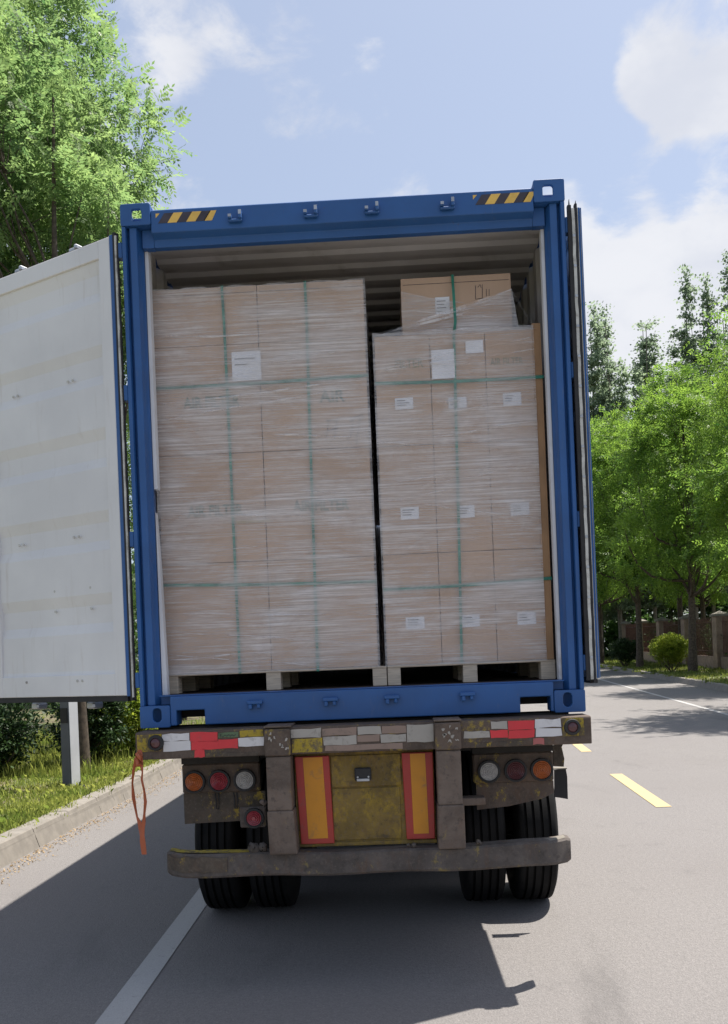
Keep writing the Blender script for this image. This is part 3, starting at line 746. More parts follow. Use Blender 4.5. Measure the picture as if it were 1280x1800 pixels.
# chassis
for s in (-1, 1):
    mb = MB(); x = s*0.45
    mb.box(x-0.07, x+0.07, 0.12, 11.8, 1.36, 1.385); mb.box(x-0.07, x+0.07, 0.12, 11.8, 0.93, 0.955); mb.box(x-0.012, x+0.012, 0.12, 11.8, 0.955, 1.36)
    mb.build('chassis_beam', M['dark_steel'], TR)
for y in (1.0, 2.2, 3.5, 5.2, 7.0, 9.0, 11.0):
    mb = MB(); mb.box(-0.43, 0.43, y, y+0.1, 1.05, 1.3); mb.build('cross_member', M['dark_steel'], TR)
for y in (-0.04, 11.0,):
    mb = MB(); mb.box(-1.14, 1.14, y+0.12, y+0.3, 1.27, 1.412); mb.build('bolster', M['dark_steel'], TR)
for y in (1.6, 2.92, 4.24):
    mb = MB(); mb.tube([(-1.0, y, 0.52), (1.0, y, 0.52)], 0.075, 12); mb.build('axle', M['dark_steel'], TR, smooth=True)
    for s in (-1, 1):
        mb = MB(); mb.box(s*0.45-0.05, s*0.45+0.05, y-0.5, y+0.5, 0.60, 0.66); mb.box(s*0.45-0.06, s*0.45+0.06, y-0.07, y+0.07, 0.66, 0.93); mb.build('added_spring', M['dark_steel'], TR)  # springs added to help block light under the trailer
for y in (1.6, 2.92):  # brake parts added between the wheels to darken the ground below
    for s in (-1, 1):
        mb = MB(); mb.lathe([(-0.09, 0.0), (-0.09, 0.20), (0.08, 0.21), (0.08, 0.0)], (s*0.52, y, 0.525), 'x', 24); auto_smooth(mb.build('added_brake_drum', M['dark_steel'], TR), 40)
        mb = MB(); mb.lathe([(-0.09, 0.0), (-0.085, 0.075), (-0.01, 0.085), (0.01, 0.085), (0.085, 0.07), (0.09, 0.0)], (s*0.27, y-0.24, 0.56), 'y', 16); auto_smooth(mb.build('added_brake_chamber', M['dark_steel'], TR), 40)
mb = MB(); mb.lathe([(-0.36, 0.0), (-0.34, 0.10), (-0.30, 0.135), (0.30, 0.135), (0.34, 0.10), (0.36, 0.0)], (0.0, 0.85, 0.78), 'x', 20); auto_smooth(mb.build('added_air_tank', M['dark_steel'], TR), 40)  # tank added to block brightness from behind under the trailer
mb = MB(); mb.box(-0.38, 0.38, 0.4, 5.0, 0.965, 0.985); mb.build('added_belly_plate', M['dark_steel'], TR)  # plate added to keep the underside dark
for s in (-1, 1):
    mb = MB(); mb.box(min(s*0.56, s*1.02), max(s*0.56, s*1.02), 0.95, 5.1, 1.13, 1.145); mb.build('added_mudguard', M['dark_steel'], TR)  # guards added over the wheels to cut light underneath
# wheels
hw = 0.142; R = 0.525
prof = [(-0.10, 0.27), (-hw+0.01, 0.30), (-hw-0.006, 0.40), (-hw+0.004, 0.475), (-hw+0.02, R-0.012), (-hw+0.030, R-0.004)]
gx = [-0.078, -0.027, 0.027, 0.078]
for g in gx:
    prof += [(g-0.009, R), (g-0.006, R-0.020), (g+0.006, R-0.020), (g+0.009, R)]
prof += [(hw-0.030, R-0.004), (hw-0.02, R-0.012), (hw-0.004, 0.475), (hw+0.006, 0.40), (hw-0.01, 0.30), (0.10, 0.27)]
wheel0 = None
for y in (1.6, 2.92, 4.24):
    for x in (-1.065, -0.715, 1.095, 0.745):
        wr = bpy.data.objects.new('wheel', None); COL.objects.link(wr); wr.parent = TR; wr.location = (x, y-1.6, R)
        if wheel0 is None:
            mb = MB(); mb.lathe(prof, (0, 0, 0), 'x', 64); ty = auto_smooth(mb.build('tyre', M['tyre']), 35); ty.parent = wr
            mb = MB(); mb.lathe([(-0.12, 0.275), (-0.11, 0.24), (-0.02, 0.22), (0.0, 0.10), (0.03, 0.09), (0.03, 0.0)], (0, 0, 0), 'x', 28)
            rm = auto_smooth(mb.build('rim', M['dark_steel'], fix=False), 35); rm.parent = wr
            wheel0 = (ty, rm)
        else:
            for q in wheel0:
                d = q.copy(); COL.objects.link(d); d.parent = wr
# rear beam (channel)
bm_ = MB()
bm_.prism([(-0.15, 1.258), (-0.15, 1.396), (-0.142, 1.404), (0.06, 1.404), (0.06, 1.39), (-0.13, 1.38), (-0.13, 1.275), (0.06, 1.272), (0.06, 1.258)], 'x', -1.205, 1.213)
beam = bm_.build('rear_beam', M['grime'], TR, bevel=0.004)
def tape(x0, x1, z0, z1, mat, y=-0.153, parent=None, name='reflective_tape', wob=0.003):
    mb = MB()
    j = lambda: rnd.uniform(-wob, wob)
    n = 3; vs = []
    for k in range(n+1):
        x = x0+(x1-x0)*k/n
        vs += [(x+(j() if k in (0, n) else 0), y, z0+j()), (x+(j() if k in (0, n) else 0), y, z1+j())]
    m2 = len(vs); vs += [(p[0], y+0.0025, p[2]) for p in vs]
    fs = []
    for k in range(n):
        fs.append((2*k, 2*k+2, 2*k+3, 2*k+1))
    for k in range(n):
        fs.append((2*k, m2+2*k, m2+2*k+2, 2*k+2)); fs.append((2*k+1, 2*k+3, m2+2*k+3, m2+2*k+1))
    fs.append((0, 1, m2+1, m2)); fs.append((2*n, m2+2*n, m2+2*n+1, 2*n+1))
    mb.add(vs, fs)
    return mb.build(name, mat, parent or beam)
T_ = tape
# pixel → (x, z) on the beam face was measured from the photograph
T_(-1.195, -1.065, 1.300, 1.392, M['patch_y'], name='paint_patch', y=-0.1525)
T_(-1.060, -0.912, 1.355, 1.392, M['tape_w']); T_(-1.055, -0.910, 1.300, 1.350, M['tape_w'])
T_(-0.908, -0.762, 1.345, 1.395, M['tape_r']); T_(-0.905, -0.760, 1.303, 1.344, M['tape_r']); T_(-0.890, -0.835, 1.262, 1.302, M['tape_r'])
T_(-0.758, -0.650, 1.362, 1.388, M['tape_g']); T_(-0.758, -0.655, 1.303, 1.352, M['tape_r']); T_(-0.652, -0.515, 1.310, 1.357, M['tape_w'])
T_(-0.640, -0.520, 1.360, 1.396, M['patch_y'], name='paint_patch')
T_(-0.372, -0.210, 1.345, 1.392, M['tape_wd']); T_(-0.368, -0.205, 1.268, 1.340, M['patch_y'], name='paint_patch')
for (a, b, c, d, m) in [(-0.20, -0.02, 1.35, 1.39, 'tape_pink'), (-0.20, -0.02, 1.30, 1.348, 'tape_wd'), (-0.016, 0.10, 1.31, 1.348, 'tape_pink'), (-0.016, 0.11, 1.352, 1.39, 'tape_wd'), (0.105, 0.24, 1.305, 1.345, 'tape_wd'), (0.115, 0.24, 1.35, 1.39, 'tape_pink'), (-0.19, 0.22, 1.268, 1.297, 'tape_pink')]:
    T_(a, b, c, d, M[m])
T_(0.245, 0.385, 1.300, 1.392, M['tape_wd'])
T_(0.545, 0.680, 1.308, 1.345, M['tape_wd']); T_(0.690, 0.775, 1.352, 1.392, M['tape_wd']); T_(0.685, 0.775, 1.306, 1.346, M['tape_r'])
T_(0.780, 0.915, 1.346, 1.392, M['tape_r']); T_(0.780, 0.915, 1.300, 1.344, M['tape_r']); T_(0.905, 0.965, 1.264, 1.296, M['tape_rd'])
T_(0.920, 1.055, 1.352, 1.394, M['tape_w']); T_(0.922, 1.056, 1.303, 1.348, M['tape_w'])
T_(1.062, 1.175, 1.300, 1.396, M['patch_y'], name='paint_patch', y=-0.1525)
T_(-0.83, -0.55, 1.262, 1.280, M['grime_y'], name='paint_patch'); T_(0.60, 0.88, 1.262, 1.284, M['grime_y'], name='paint_patch')
# scribbled mark on the green tape
mk = MB()
zz = [(-0.748, 1.384), (-0.748, 1.366), (-0.748, 1.375), (-0.735, 1.384), (-0.748, 1.375), (-0.732, 1.366), (-0.722, 1.376), (-0.712, 1.368), (-0.702, 1.378), (-0.694, 1.368), (-0.684, 1.376), (-0.674, 1.368), (-0.664, 1.377)]
mk.tube([(x, -0.1545, z) for x, z in zz], 0.0018, 4); mk.build('writing', M['ink'], beam)
def marker(x, z):
    mb = MB(); mb.lathe([(-0.006, 0.043), (-0.024, 0.040), (-0.026, 0.028), (-0.020, 0.027)], (x, -0.15, z), 'y', 24); ring = auto_smooth(mb.build('marker_lamp', M['rubber'], TR), 30)
    mb = MB(); mb.lathe([(-0.018, 0.0285), (-0.024, 0.022), (-0.027, 0.012), (-0.028, 0.0)], (x, -0.15, z), 'y', 24); auto_smooth(mb.build('lens', M['lens_dr'], ring), 30)
marker(-1.093, 1.347); marker(1.112, 1.349)
# uprights with a raised corner plate at their heads
for (x0, x1, b0, b1) in ((-0.506, -0.376, -0.505, -0.356), (0.394, 0.523, 0.386, 0.530)):
    mb = MB(); xm = (b0+b1)/2
    for (za, zb, xa0, xa1, xb0, xb1, y) in ((0.965, 1.252, x0, x1, x0, x1, -0.178), (0.735, 0.965, b0, b1, x0-0.004, x1+0.006, -0.184)):
        vs = [(xa0, y, za), (xa1, y, za), (xa1, -0.02, za), (xa0, -0.02, za), (xb0, y, zb), (xb1, y, zb), (xb1, -0.02, zb), (xb0, -0.02, zb)]
        mb.add(vs, [(0, 1, 5, 4), (1, 2, 6, 5), (2, 3, 7, 6), (3, 0, 4, 7), (4, 5, 6, 7), (3, 2, 1, 0)])
    up = mb.build('upright', M['post_grime'], TR, bevel=0.008, seg=2)
    mb = MB(); mb.box(x0-0.004, x1+0.004, -0.186, -0.153, 1.255, 1.398); mb.build('head_plate', M['grime'], up, bevel=0.006)
    mb = MB(); mb.box(x0-0.006, x1+0.010, -0.175, 0.05, 1.4045, 1.4145); mb.build('lock_plate', M['post_grime'], up, bevel=0.003)
    for k in range(9):
        cx = rnd.uniform(x0+0.015, x1-0.02); cz = rnd.uniform(1.29, 1.385); w = rnd.uniform(0.008, 0.022)
        T_(cx, cx+w, cz, cz+rnd.uniform(0.006, 0.018), M['tape_wd'], y=-0.189, parent=up, name='paint_flake', wob=0.005)
# weld lump
for (x, z, rr_) in ((-0.535, 1.005, 0.022), (-0.60, 0.765, 0.03), (-0.545, 0.768, 0.025), (0.26, 0.75, 0.014), (0.23, 0.752, 0.010), (0.60, 0.755, 0.015)):
    mb = MB(); mb.lathe([(-rr_*0.7, 0), (-rr_*0.5, rr_*0.7), (0, rr_), (rr_*0.5, rr_*0.6), (rr_*0.7, 0)], (x, -0.12, z), 'y', 9)
    mb.v = [Vector((p.x+rnd.uniform(-.35, .35)*rr_, p.y, p.z+rnd.uniform(-.35, .25)*rr_)) for p in mb.v]
    auto_smooth(mb.build('weld_lump', M['bumper_grime'], TR), 80)
# bumper: bar with turned ends
bp = MB()
pts = []
n = 26
def bumper_y(x):
    e = max(0, abs(x)-0.93)/0.17
    return -0.14+0.10*e*e
xs = [-1.085, -1.06, -1.03, -1.0, -0.96, -0.92]+list(np.linspace(-0.85, 0.85, 14))+[0.92, 0.96, 1.0, 1.03, 1.075, 1.1]
vs = []; fs = []
for i, x in enumerate(xs):
    y = bumper_y(x); sagz = -0.012*math.cos(x*1.2)+0.004*math.sin(x*9)
    zt = 0.742+sagz+0.010*abs(x); zb = 0.624+sagz*1.2
    if i in (0, len(xs)-1): zt -= 0.010; zb += 0.010
    vs += [(x, y+0.008, zb), (x, y, zb+0.012), (x, y, zt-0.010), (x, y+0.012, zt), (x, y+0.10, zt+0.002), (x, y+0.10, zb)]
for i in range(len(xs)-1):
    for k in range(6):
        k2 = (k+1) % 6
        fs.append((6*i+k, 6*(i+1)+k, 6*(i+1)+k2, 6*i+k2))
fs.append((0, 1, 2, 3, 4, 5)); m0 = 6*(len(xs)-1); fs.append(tuple(m0+k for k in (5, 4, 3, 2, 1, 0)))
bp.add(vs, fs); bumper = auto_smooth(bp.build('bumper', M['bumper_grime'], TR), 25)
M['cap_stone'] = M['cap_stone']
def bumper_patch(x0, x1, z0, z1, top=False, mat='patch_y'):
    mb = MB(); vs = []; n = 8
    for k in range(n+1):
        x = x0+(x1-x0)*k/n; y = bumper_y(x); s = -0.012*math.cos(x*1.2)+0.010*abs(x)
        if top: vs += [(x, y+0.016, 0.7445+s+rnd.uniform(-.001, .001)), (x, y+0.085+rnd.uniform(-0.012, 0.004), 0.7465+s)]
        else: vs += [(x, y-0.006, z0+s+rnd.uniform(-0.004, 0.012)), (x, y-0.006, z1+s+rnd.uniform(-0.012, 0.004))]
    mb.add(vs, [(2*k, 2*k+2, 2*k+3, 2*k+1) for k in range(n)]); mb.build('paint_patch', M[mat], bumper, fix=False)
bumper_patch(-1.07, -0.62, 0, 0, True); bumper_patch(-1.075, -0.74, 0.640, 0.728, False, 'grime_y'); bumper_patch(0.84, 1.07, 0, 0, True, 'cap_stone')
# centre plate with reflectors
mb = MB(); mb.box(-0.372, 0.384, -0.045, -0.03, 0.745, 1.25); mb.box(-0.372, 0.384, -0.060, -0.045, 0.745, 0.765)
plate = mb.build('number_plate_panel', M['plate_y'], TR, bevel=0.003)
mb = MB(); mb.box(-0.172, 0.205, -0.0535, -0.046, 1.062, 1.232); mb.build('upper_plate', M['plate_y'], plate, bevel=0.003)
mb = MB(); mb.box(-0.172, 0.196, -0.0520, -0.046, 0.775, 1.054); mb.build('lower_plate', M['plate_y'], plate, bevel=0.003)
mb = MB(); mb.box(-0.045, 0.045, -0.075, -0.0545, 1.095, 1.165); lp = mb.build('plate_latch', M['rubber'], plate, bevel=0.006)  # small black latch, not a light
mb = MB(); mb.box(-0.034, 0.036, -0.083, -0.076, 1.093, 1.108); mb.build('chrome_strip', M['steel'], lp, bevel=0.002)
for x in (-0.028, 0.030):
    mb = MB(); mb.lathe([(-0.082, 0.0), (-0.082, 0.005), (-0.076, 0.006)], (x, 0, 1.116), 'y', 8); mb.build('screw', M['steel'], lp)
for (a, b, c, d) in ((-0.366, -0.180, 0.762, 1.236), (0.212, 0.380, 0.770, 1.236)):
    mb = MB(); vs = [(a, -0.066, d), (b, -0.066, d), (b+0.012 if a < 0 else b-0.006, -0.066, c), (a+0.018 if a < 0 else a+0.010, -0.066, c)]
    vs += [(x, -0.046, z) for x, y, z in vs]
    mb.add(vs, [(0, 1, 2, 3), (4, 7, 6, 5), (0, 4, 5, 1), (1, 5, 6, 2), (2, 6, 7, 3), (3, 7, 4, 0)])
    rf = mb.build('reflector', M['refl_red'], plate, bevel=0.003)
    w = b-a
    mb = MB(); x0, x1 = a+0.045, b-0.035 if a < 0 else b-0.042
    sh = 0.014 if a < 0 else 0.004
    vs = [(x0, -0.0685, d-0.006), (x1, -0.0685, d-0.006), (x1+sh, -0.0685, c+0.03), (x0+sh, -0.0685, c+0.03)]; vs += [(x, -0.0665, z) for x, y, z in vs]
    mb.add(vs, [(0, 1, 2, 3), (4, 7, 6, 5), (0, 4, 5, 1), (1, 5, 6, 2), (2, 6, 7, 3), (3, 7, 4, 0)])
    mb.build('amber_panel', M['refl_amber'], rf)
# lamp clusters
def cluster(xs_, x0, x1, mats_, drop):
    mb = MB(); mb.box(x0, x1, 0.095, 0.15, 1.20, 1.252); mb.build('lamp_bracket', M['dark_steel'], TR)
    mb = MB(); mb.box(x0+0.0, x1, 0.10, 0.17, 1.035, 1.198); hs = mb.build('lamp_housing', M['grime'], TR, bevel=0.008)
    for (x, m) in zip(xs_, mats_):
        mb = MB(); mb.lathe([(0.0, 0.064), (-0.022, 0.062), (-0.024, 0.052), (-0.012, 0.051)], (x, 0.098, 1.100), 'y', 28); auto_smooth(mb.build('lamp_ring', M['rubber'], hs), 30)
        prof2 = [(-0.010, 0.051)]
        for k in range(5):
            ra = 0.049-k*0.010
            prof2 += [(-0.018-0.002*k, ra), (-0.015-0.002*k, ra-0.005)]
        prof2 += [(-0.026, 0.0)]
        mb = MB(); mb.lathe(prof2, (x, 0.098, 1.100), 'y', 28); auto_smooth(mb.build('lens', M[m], hs), 25)
    mb = MB(); mb.prism(drop, 'y', 0.118, 0.128); mb.build('mud_panel', M['grime_y'] if x0 < 0 else M['grime'], TR)
cluster((-0.952, -0.812, -0.668), -1.022, -0.585, ('lens_a', 'lens_r', 'lens_w'), [(-1.022, 0.862), (-1.022, 1.033), (-0.56, 1.033), (-0.56, 0.872)])
cluster((0.692, 0.838, 0.982), 0.605, 1.048, ('lens_w', 'lens_dr', 'lens_a'), [(0.62, 0.885), (0.62, 1.033), (1.048, 1.033), (1.048, 0.965), (0.98, 0.935), (0.80, 0.900)])
for x in (-0.842, -0.738):
    mb = MB(); mb.tube([(x, 0.112, 1.03), (x+0.006, 0.105, 0.985), (x+0.004, 0.106, 0.945), (x+0.018, 0.108, 0.94), (x+0.022, 0.112, 0.985), (x+0.018, 0.112, 1.03)], 0.0035, 5); mb.build('cable', M['rubber'], TR)
mb = MB(); mb.box(-0.685, -0.545, -0.01, 0.01, 0.852, 0.965); lb = mb.build('fog_lamp', M['bumper_grime'], TR, bevel=0.006)
mb = MB(); mb.lathe([(-0.012, 0.056), (-0.03, 0.054), (-0.032, 0.043), (-0.02, 0.042)], (-0.606, 0, 0.905), 'y', 28); auto_smooth(mb.build('lamp_ring', M['rubber'], lb), 30)
mb = MB(); mb.lathe([(-0.018, 0.043), (-0.028, 0.040), (-0.025, 0.034), (-0.031, 0.030), (-0.028, 0.024), (-0.034, 0.02), (-0.031, 0.014), (-0.036, 0.010), (-0.036, 0)], (-0.606, 0, 0.905), 'y', 28); auto_smooth(mb.build('lens', M['lens_r'], lb), 25)
mb = MB(); mb.box(0.526, 0.655, -0.03, 0.07, 0.935, 0.975); mb.build('bracket', M['post_grime'], TR, bevel=0.004)
mb = MB(); mb.prism([(1.055, 1.11), (1.055, 1.225), (1.115, 1.235), (1.105, 1.215), (1.117, 1.15), (1.112, 1.105)], 'y', 0.14, 0.155); mb.build('guard_plate', M['grime_y'], TR)
mb = MB(); mb.prism([(1.181, 0.816), (1.186, 0.989), (1.260, 0.995), (1.267, 0.943), (1.265, 0.80), (1.219, 0.81)], 'y', 0.905, 0.918); mb.build('rubber_flap', M['rubber'], TR)
mb = MB(); mb.box(1.10, 1.262, 0.88, 0.95, 0.996, 1.003); mb.build('guard_lip', M['cap_stone'], TR)
# torn orange strap on the beam's left end
osr = empty('torn_strap', (-1.19, -0.17, 1.3), 'torn orange webbing strap hanging from the left end of the trailer beam', 'strap')
def ribbon(name, pts, w, parent, mat):
    mb = MB(); vs = []
    for i, (x, y, z, ww, tw) in enumerate(pts):
        ww *= 0.78; dx, dy = math.cos(tw)*ww/2, math.sin(tw)*ww/2
        vs += [(x-dx, y-dy, z), (x+dx, y+dy, z), (x+dx, y+dy+0.0025, z), (x-dx, y-dy+0.0025, z)]
    fs = []
    for i in range(len(pts)-1):
        for k in range(4):
            k2 = (k+1) % 4; fs.append((4*i+k, 4*i+k2, 4*i+4+k2, 4*i+4+k))
    fs += [(0, 1, 2, 3), tuple(4*(len(pts)-1)+k for k in (3, 2, 1, 0))]
    mb.add(vs, fs); return mb.build(name, mat, parent)
ribbon('loop', [(-1.180, -0.16, 1.315, .02, .3), (-1.192, -0.19, 1.27, .03, .5), (-1.207, -0.20, 1.21, .022, .9), (-1.216, -0.20, 1.14, .018, 1.2), (-1.213, -0.20, 1.07, .028, .9), (-1.205, -0.20, 1.01, .02, 1.0), (-1.198, -0.20, 0.965, .012, .5), (-1.184, -0.20, 0.93, .03, .2), (-1.178, -0.2, 0.895, .035, .1)], 0.03, osr, M['orange_strap'])
ribbon('loop', [(-1.176, -0.162, 1.31, .02, .2), (-1.168, -0.19, 1.25, .03, .6), (-1.160, -0.20, 1.20, .014, 1.1), (-1.165, -0.20, 1.16, .016, .8), (-1.154, -0.20, 1.10, .018, 1.0), (-1.150, -0.20, 1.04, .022, .6), (-1.158, -0.20, 0.98, .018, .9), (-1.164, -0.20, 0.93, .025, .4), (-1.172, -0.202, 0.895, .03, .2)], 0.03, osr, M['orange_strap'])
ribbon('tail', [(-1.175, -0.203, 0.90, .040, .15), (-1.173, -0.205, 0.865, .030, .3), (-1.172, -0.205, 0.835, .036, .1), (-1.168, -0.205, 0.79, .036, .05), (-1.166, -0.205, 0.765, .033, .0)], 0.03, osr, M['orange_strap'])
mb = MB(); mb.tube([(-1.19, -0.185, 1.30), (-1.17, -0.19, 1.275), (-1.165, -0.195, 1.24), (-1.185, -0.195, 1.235), (-1.19, -0.185, 1.27)], 0.013, 6); mb.build('knot', M['orange_strap'], osr, smooth=True)

# ------------------------------------------------------------------ container
CB = 1.416; CT = CB+2.896
CN = empty('shipping_container', (0, 0, CB), 'open blue high cube shipping container loaded on the trailer', 'container')
LEN = 12.19
def rounded(w0, w1, h0, h1, rad, n=4):
    pts = []
    for (cx, cz, a0) in ((w1-rad, h1-rad, 0), (w0+rad, h1-rad, 90), (w0+rad, h0+rad, 180), (w1-rad, h0+rad, 270)):
        for k in range(n+1):
            a = math.radians(a0+90*k/n); pts.append((cx+rad*math.cos(a), cz+rad*math.sin(a)))
    return pts
def plate_hole(mb, outer, inner, P, t, mi=0):
    """ring between two equal-count loops, extruded by t along the plate normal; P(u, v, d) → world"""
    n = len(outer)
    vs = [P(a, b, 0) for a, b in outer]+[P(a, b, 0) for a, b in inner]+[P(a, b, t) for a, b in outer]+[P(a, b, t) for a, b in inner]
    fs = []
    for i in range(n):
        j = (i+1) % n
        fs += [(i, j, n+j, n+i), (2*n+i, 3*n+i, 3*n+j, 2*n+j), (n+i, n+j, 3*n+j, 3*n+i), (i, 2*n+i, 2*n+j, j)]
    mb.add(vs, fs, mi)
def casting(side, z0, z1, top):
    xo = side*1.219; xi = side*(1.219-0.168)
    mb = MB(); t = 0.026
    x0, x1 = min(xo, xi), max(xo, xi); h = z1-z0
    out = rounded(x0, x1, z0, z1, 0.010)
    if top: inn = rounded(x0+0.050 if side > 0 else x0+0.062, x1-0.062 if side > 0 else x1-0.050, z0+0.024, z1-0.030, 0.016)
    else:
        c = (x0+x1)/2-side*0.012; inn = rounded(c-0.024, c+0.024, z0+0.030, z1-0.014, 0.0235)
    plate_hole(mb, out, inn, lambda a, b, d: (a, d, b), t)
    # outer side plate with its own hole
    o2 = rounded(0.0265, 0.178, z0, z1, 0.008); i2 = rounded(0.045, 0.15, z0+0.018, z1-0.022, 0.018)
    plate_hole(mb, o2, i2, lambda a, b, d: (xo-side*d, a, b), t)
    if top:
        mb.box(x0+0.002, x0+0.030, 0.0265, 0.178, z1-0.02, z1-0.001); mb.box(x1-0.030, x1-0.002, 0.0265, 0.178, z1-0.02, z1-0.001)
        mb.box(x0+0.0302, x1-0.0302, 0.165, 0.178, z1-0.02, z1-0.001)
    else: mb.box(x0+0.028, x1-0.028, 0.0265, 0.178, z0+0.001, z0+0.02); mb.box(x0+0.028, x1-0.028, 0.12, 0.16, z0+0.02, z1-0.002)
    mb.box(min(xi, xi+side*0.022), max(xi, xi+side*0.022), 0.0265, 0.178, z0+0.02, z1-0.02)
    if top: mb.box(x0+0.002, x1-0.002, 0.0265, 0.178, z0+0.001, z0+0.02)
    return mb.build('corner_casting', M['blue'], CN, bevel=0.005, seg=2)
for s in (-1, 1):
    casting(s, CT-0.122, CT, True); casting(s, CB, CB+0.122, False)
# corner posts
for s in (-1, 1):
    poly = [(1.216, 0.004), (1.216, 0.16), (1.124, 0.16), (1.116, 0.085), (1.128, 0.06), (1.138, 0.022), (1.176, 0.020), (1.182, 0.050), (1.190, 0.050), (1.194, 0.004)]
    poly = [(s*a, b) for a, b in poly]
    mb = MB(); mb.prism(poly, 'z', CB+0.122, CT-0.122)
    mb.build('corner_post', M['blue'], CN, bevel=0.004, seg=2)
    for z in (1.64, 2.42, 3.23, 4.02):
        mb = MB(); mb.box(min(s*1.2165, s*1.262), max(s*1.2165, s*1.262), 0.008, 0.060, z, z+0.085)
        mb.tube([(s*1.258, 0.03, z-0.03), (s*1.258, 0.03, z+0.115)], 0.016, 10)
        mb.build('hinge', M['blue'], CN, bevel=0.003)
# header
mb = MB(); mb.prism([(0.006, 4.146), (0.006, 4.268), (0.012, 4.274), (0.11, 4.274), (0.11, 4.088), (0.062, 4.088), (0.058, 4.128)], 'x', -1.050, 1.050)
mb.build('header_rail', M['blue'], CN, bevel=0.006, seg=2)
mb = MB()
for s in (-1, 1):
    mb = MB(); mb.box(min(s*1.0505, s*1.115), max(s*1.0505, s*1.115), 0.06, 0.11, 4.088, 4.188); mb.build('header_gusset', M['blue'], CN)
# sill with fork pockets
z0, z1, zp = 1.424, 1.585, 1.507
poly = [(-1.050, z0), (-1.016, z0), (-1.016, zp), (-0.860, zp), (-0.860, z0), (0.868, z0), (0.868, zp), (1.032, zp), (1.032, z0), (1.050, z0), (1.050, z1), (-1.050, z1)]
mb = MB(); mb.prism(poly, 'y', 0.004, 0.13)
sill = mb.build('sill', M['blue'], CN, bevel=0.006, seg=2)
mb = MB()
for s in (-1, 1): mb.box(min(s*1.0505, s*1.114), max(s*1.0505, s*1.114), 0.07, 0.13, 1.54, 1.584)
mb.build('sill_end', M['blue'], CN)
mb = MB(); mb.box(-1.112, 1.112, 0.018, 0.13, 1.5855, 1.592); mb.build('threshold_plate', M['blue'], CN, bevel=0.002)
mb = MB(); mb.box(-1.15, 1.15, 0.17, 0.21, 1.460, 1.560); mb.build('inner_sill', M['dark_steel'], CN)
# cam keepers
for (zz_, top) in ((4.200, True), (1.530, False)):
    for x in (-0.578, -0.163, 0.172, 0.583):
        mb = MB()
        if top:
            mb.box(x-0.040, x-0.020, -0.030, 0.005, zz_-0.012, zz_+0.010); mb.box(x+0.018, x+0.036, -0.034, 0.005, zz_-0.016, zz_+0.030)
            mb.box(x-0.040, x+0.036, -0.018, 0.005, zz_-0.026, zz_-0.012)
        else:
            mb.box(x-0.042, x+0.042, -0.026, 0.003, zz_-0.004, zz_+0.016); mb.box(x-0.034, x-0.014, -0.032, 0.003, zz_-0.03, zz_-0.004); mb.box(x+0.012, x+0.030, -0.028, 0.003, zz_-0.026, zz_-0.004)
        mb.build('cam_keeper', M['blue'], CN, bevel=0.004)
        if top:
            mb = MB(); mb.box(x+0.019, x+0.035, -0.0355, -0.034, zz_+0.004, zz_+0.028); mb.box(x-0.039, x-0.021, -0.0315, -0.030, zz_-0.006, zz_+0.009); mb.build('worn_edge', M['steel'], CN)
# hazard stripes
def stripes(x0, slant, n_end):
    za, zb = 4.196, 4.250
    def quad(a0, a1, b0, b1, m):
        mb = MB(); vs = [(a0, 0.0045, za), (a1, 0.0045, za), (b1, 0.0045, zb), (b0, 0.0045, zb)]; vs += [(x, 0.0065, z) for x, y, z in vs]
        mb.add(vs, [(0, 1, 2, 3), (4, 7, 6, 5), (0, 4, 5, 1), (1, 5, 6, 2), (2, 6, 7, 3), (3, 7, 4, 0)]); mb.build('hazard_stripe', M[m], CN)
    w = 0.052; x = x0
    quad(x-0.012, x+0.018, x-0.012, x-0.011, 'stripe_b') if False else None
    seq = [(0.000, 'b'), (0.052, 'y'), (0.104, 'b'), (0.156, 'y'), (0.208, 'b'), (0.254, 'y')]
    for (d, c) in seq:
        ww = w if d < 0.25 else 0.046
        a0 = x0+d; quad(a0, a0+ww-0.001, a0+slant if d < 0.25 else a0+slant, a0+ww-0.001+slant if d < 0.25 else a0+slant+0.036, 'stripe_y' if c == 'y' else 'stripe_b')
    mb = MB(); vs = [(x0-0.012, 0.0045, zb-0.024), (x0+0.010, 0.0045, zb), (x0-0.012, 0.0045, zb)]; vs += [(x_, 0.0065, z) for x_, y, z in vs]
    mb.add(vs, [(0, 1, 2), (5, 4, 3), (0, 3, 4, 1), (1, 4, 5, 2), (2, 5, 3, 0)]); mb.build('hazard_stripe', M['stripe_y'], CN)
stripes(-1.010, 0.036, 6); stripes(0.735, 0.036, 6)
# corrugated skins
def corr(n_pitch, pitch, depth, start):
    prof_ = []
    for k in range(n_pitch):
        a = start+k*pitch
        prof_ += [(a, 0), (a+pitch*0.36, 0), (a+pitch*0.5, depth), (a+pitch*0.86, depth)]
    prof_.append((start+n_pitch*pitch, 0)); return prof_
def skin(name, prof_, P, a, b, t, mats):
    n = len(prof_); vs = []; fs = []
    for (d, m_) in ((0, 0), (t, 1)):
        for (p, h) in prof_:
            vs += [P(p, h+d, a), P(p, h+d, b)]
    mb = MB(); mb.add(vs, [(2*i, 2*i+2, 2*i+3, 2*i+1) for i in range(n-1)], 0)
    mb.add(vs, [(2*n+2*i, 2*n+2*i+1, 2*n+2*i+3, 2*n+2*i+2) for i in range(n-1)], 1)
    return mb.build(name, mats, CN, fix=False)
wp = corr(43, 0.278, 0.034, 0.19)
wp = [(0.15, 0.0)]+wp
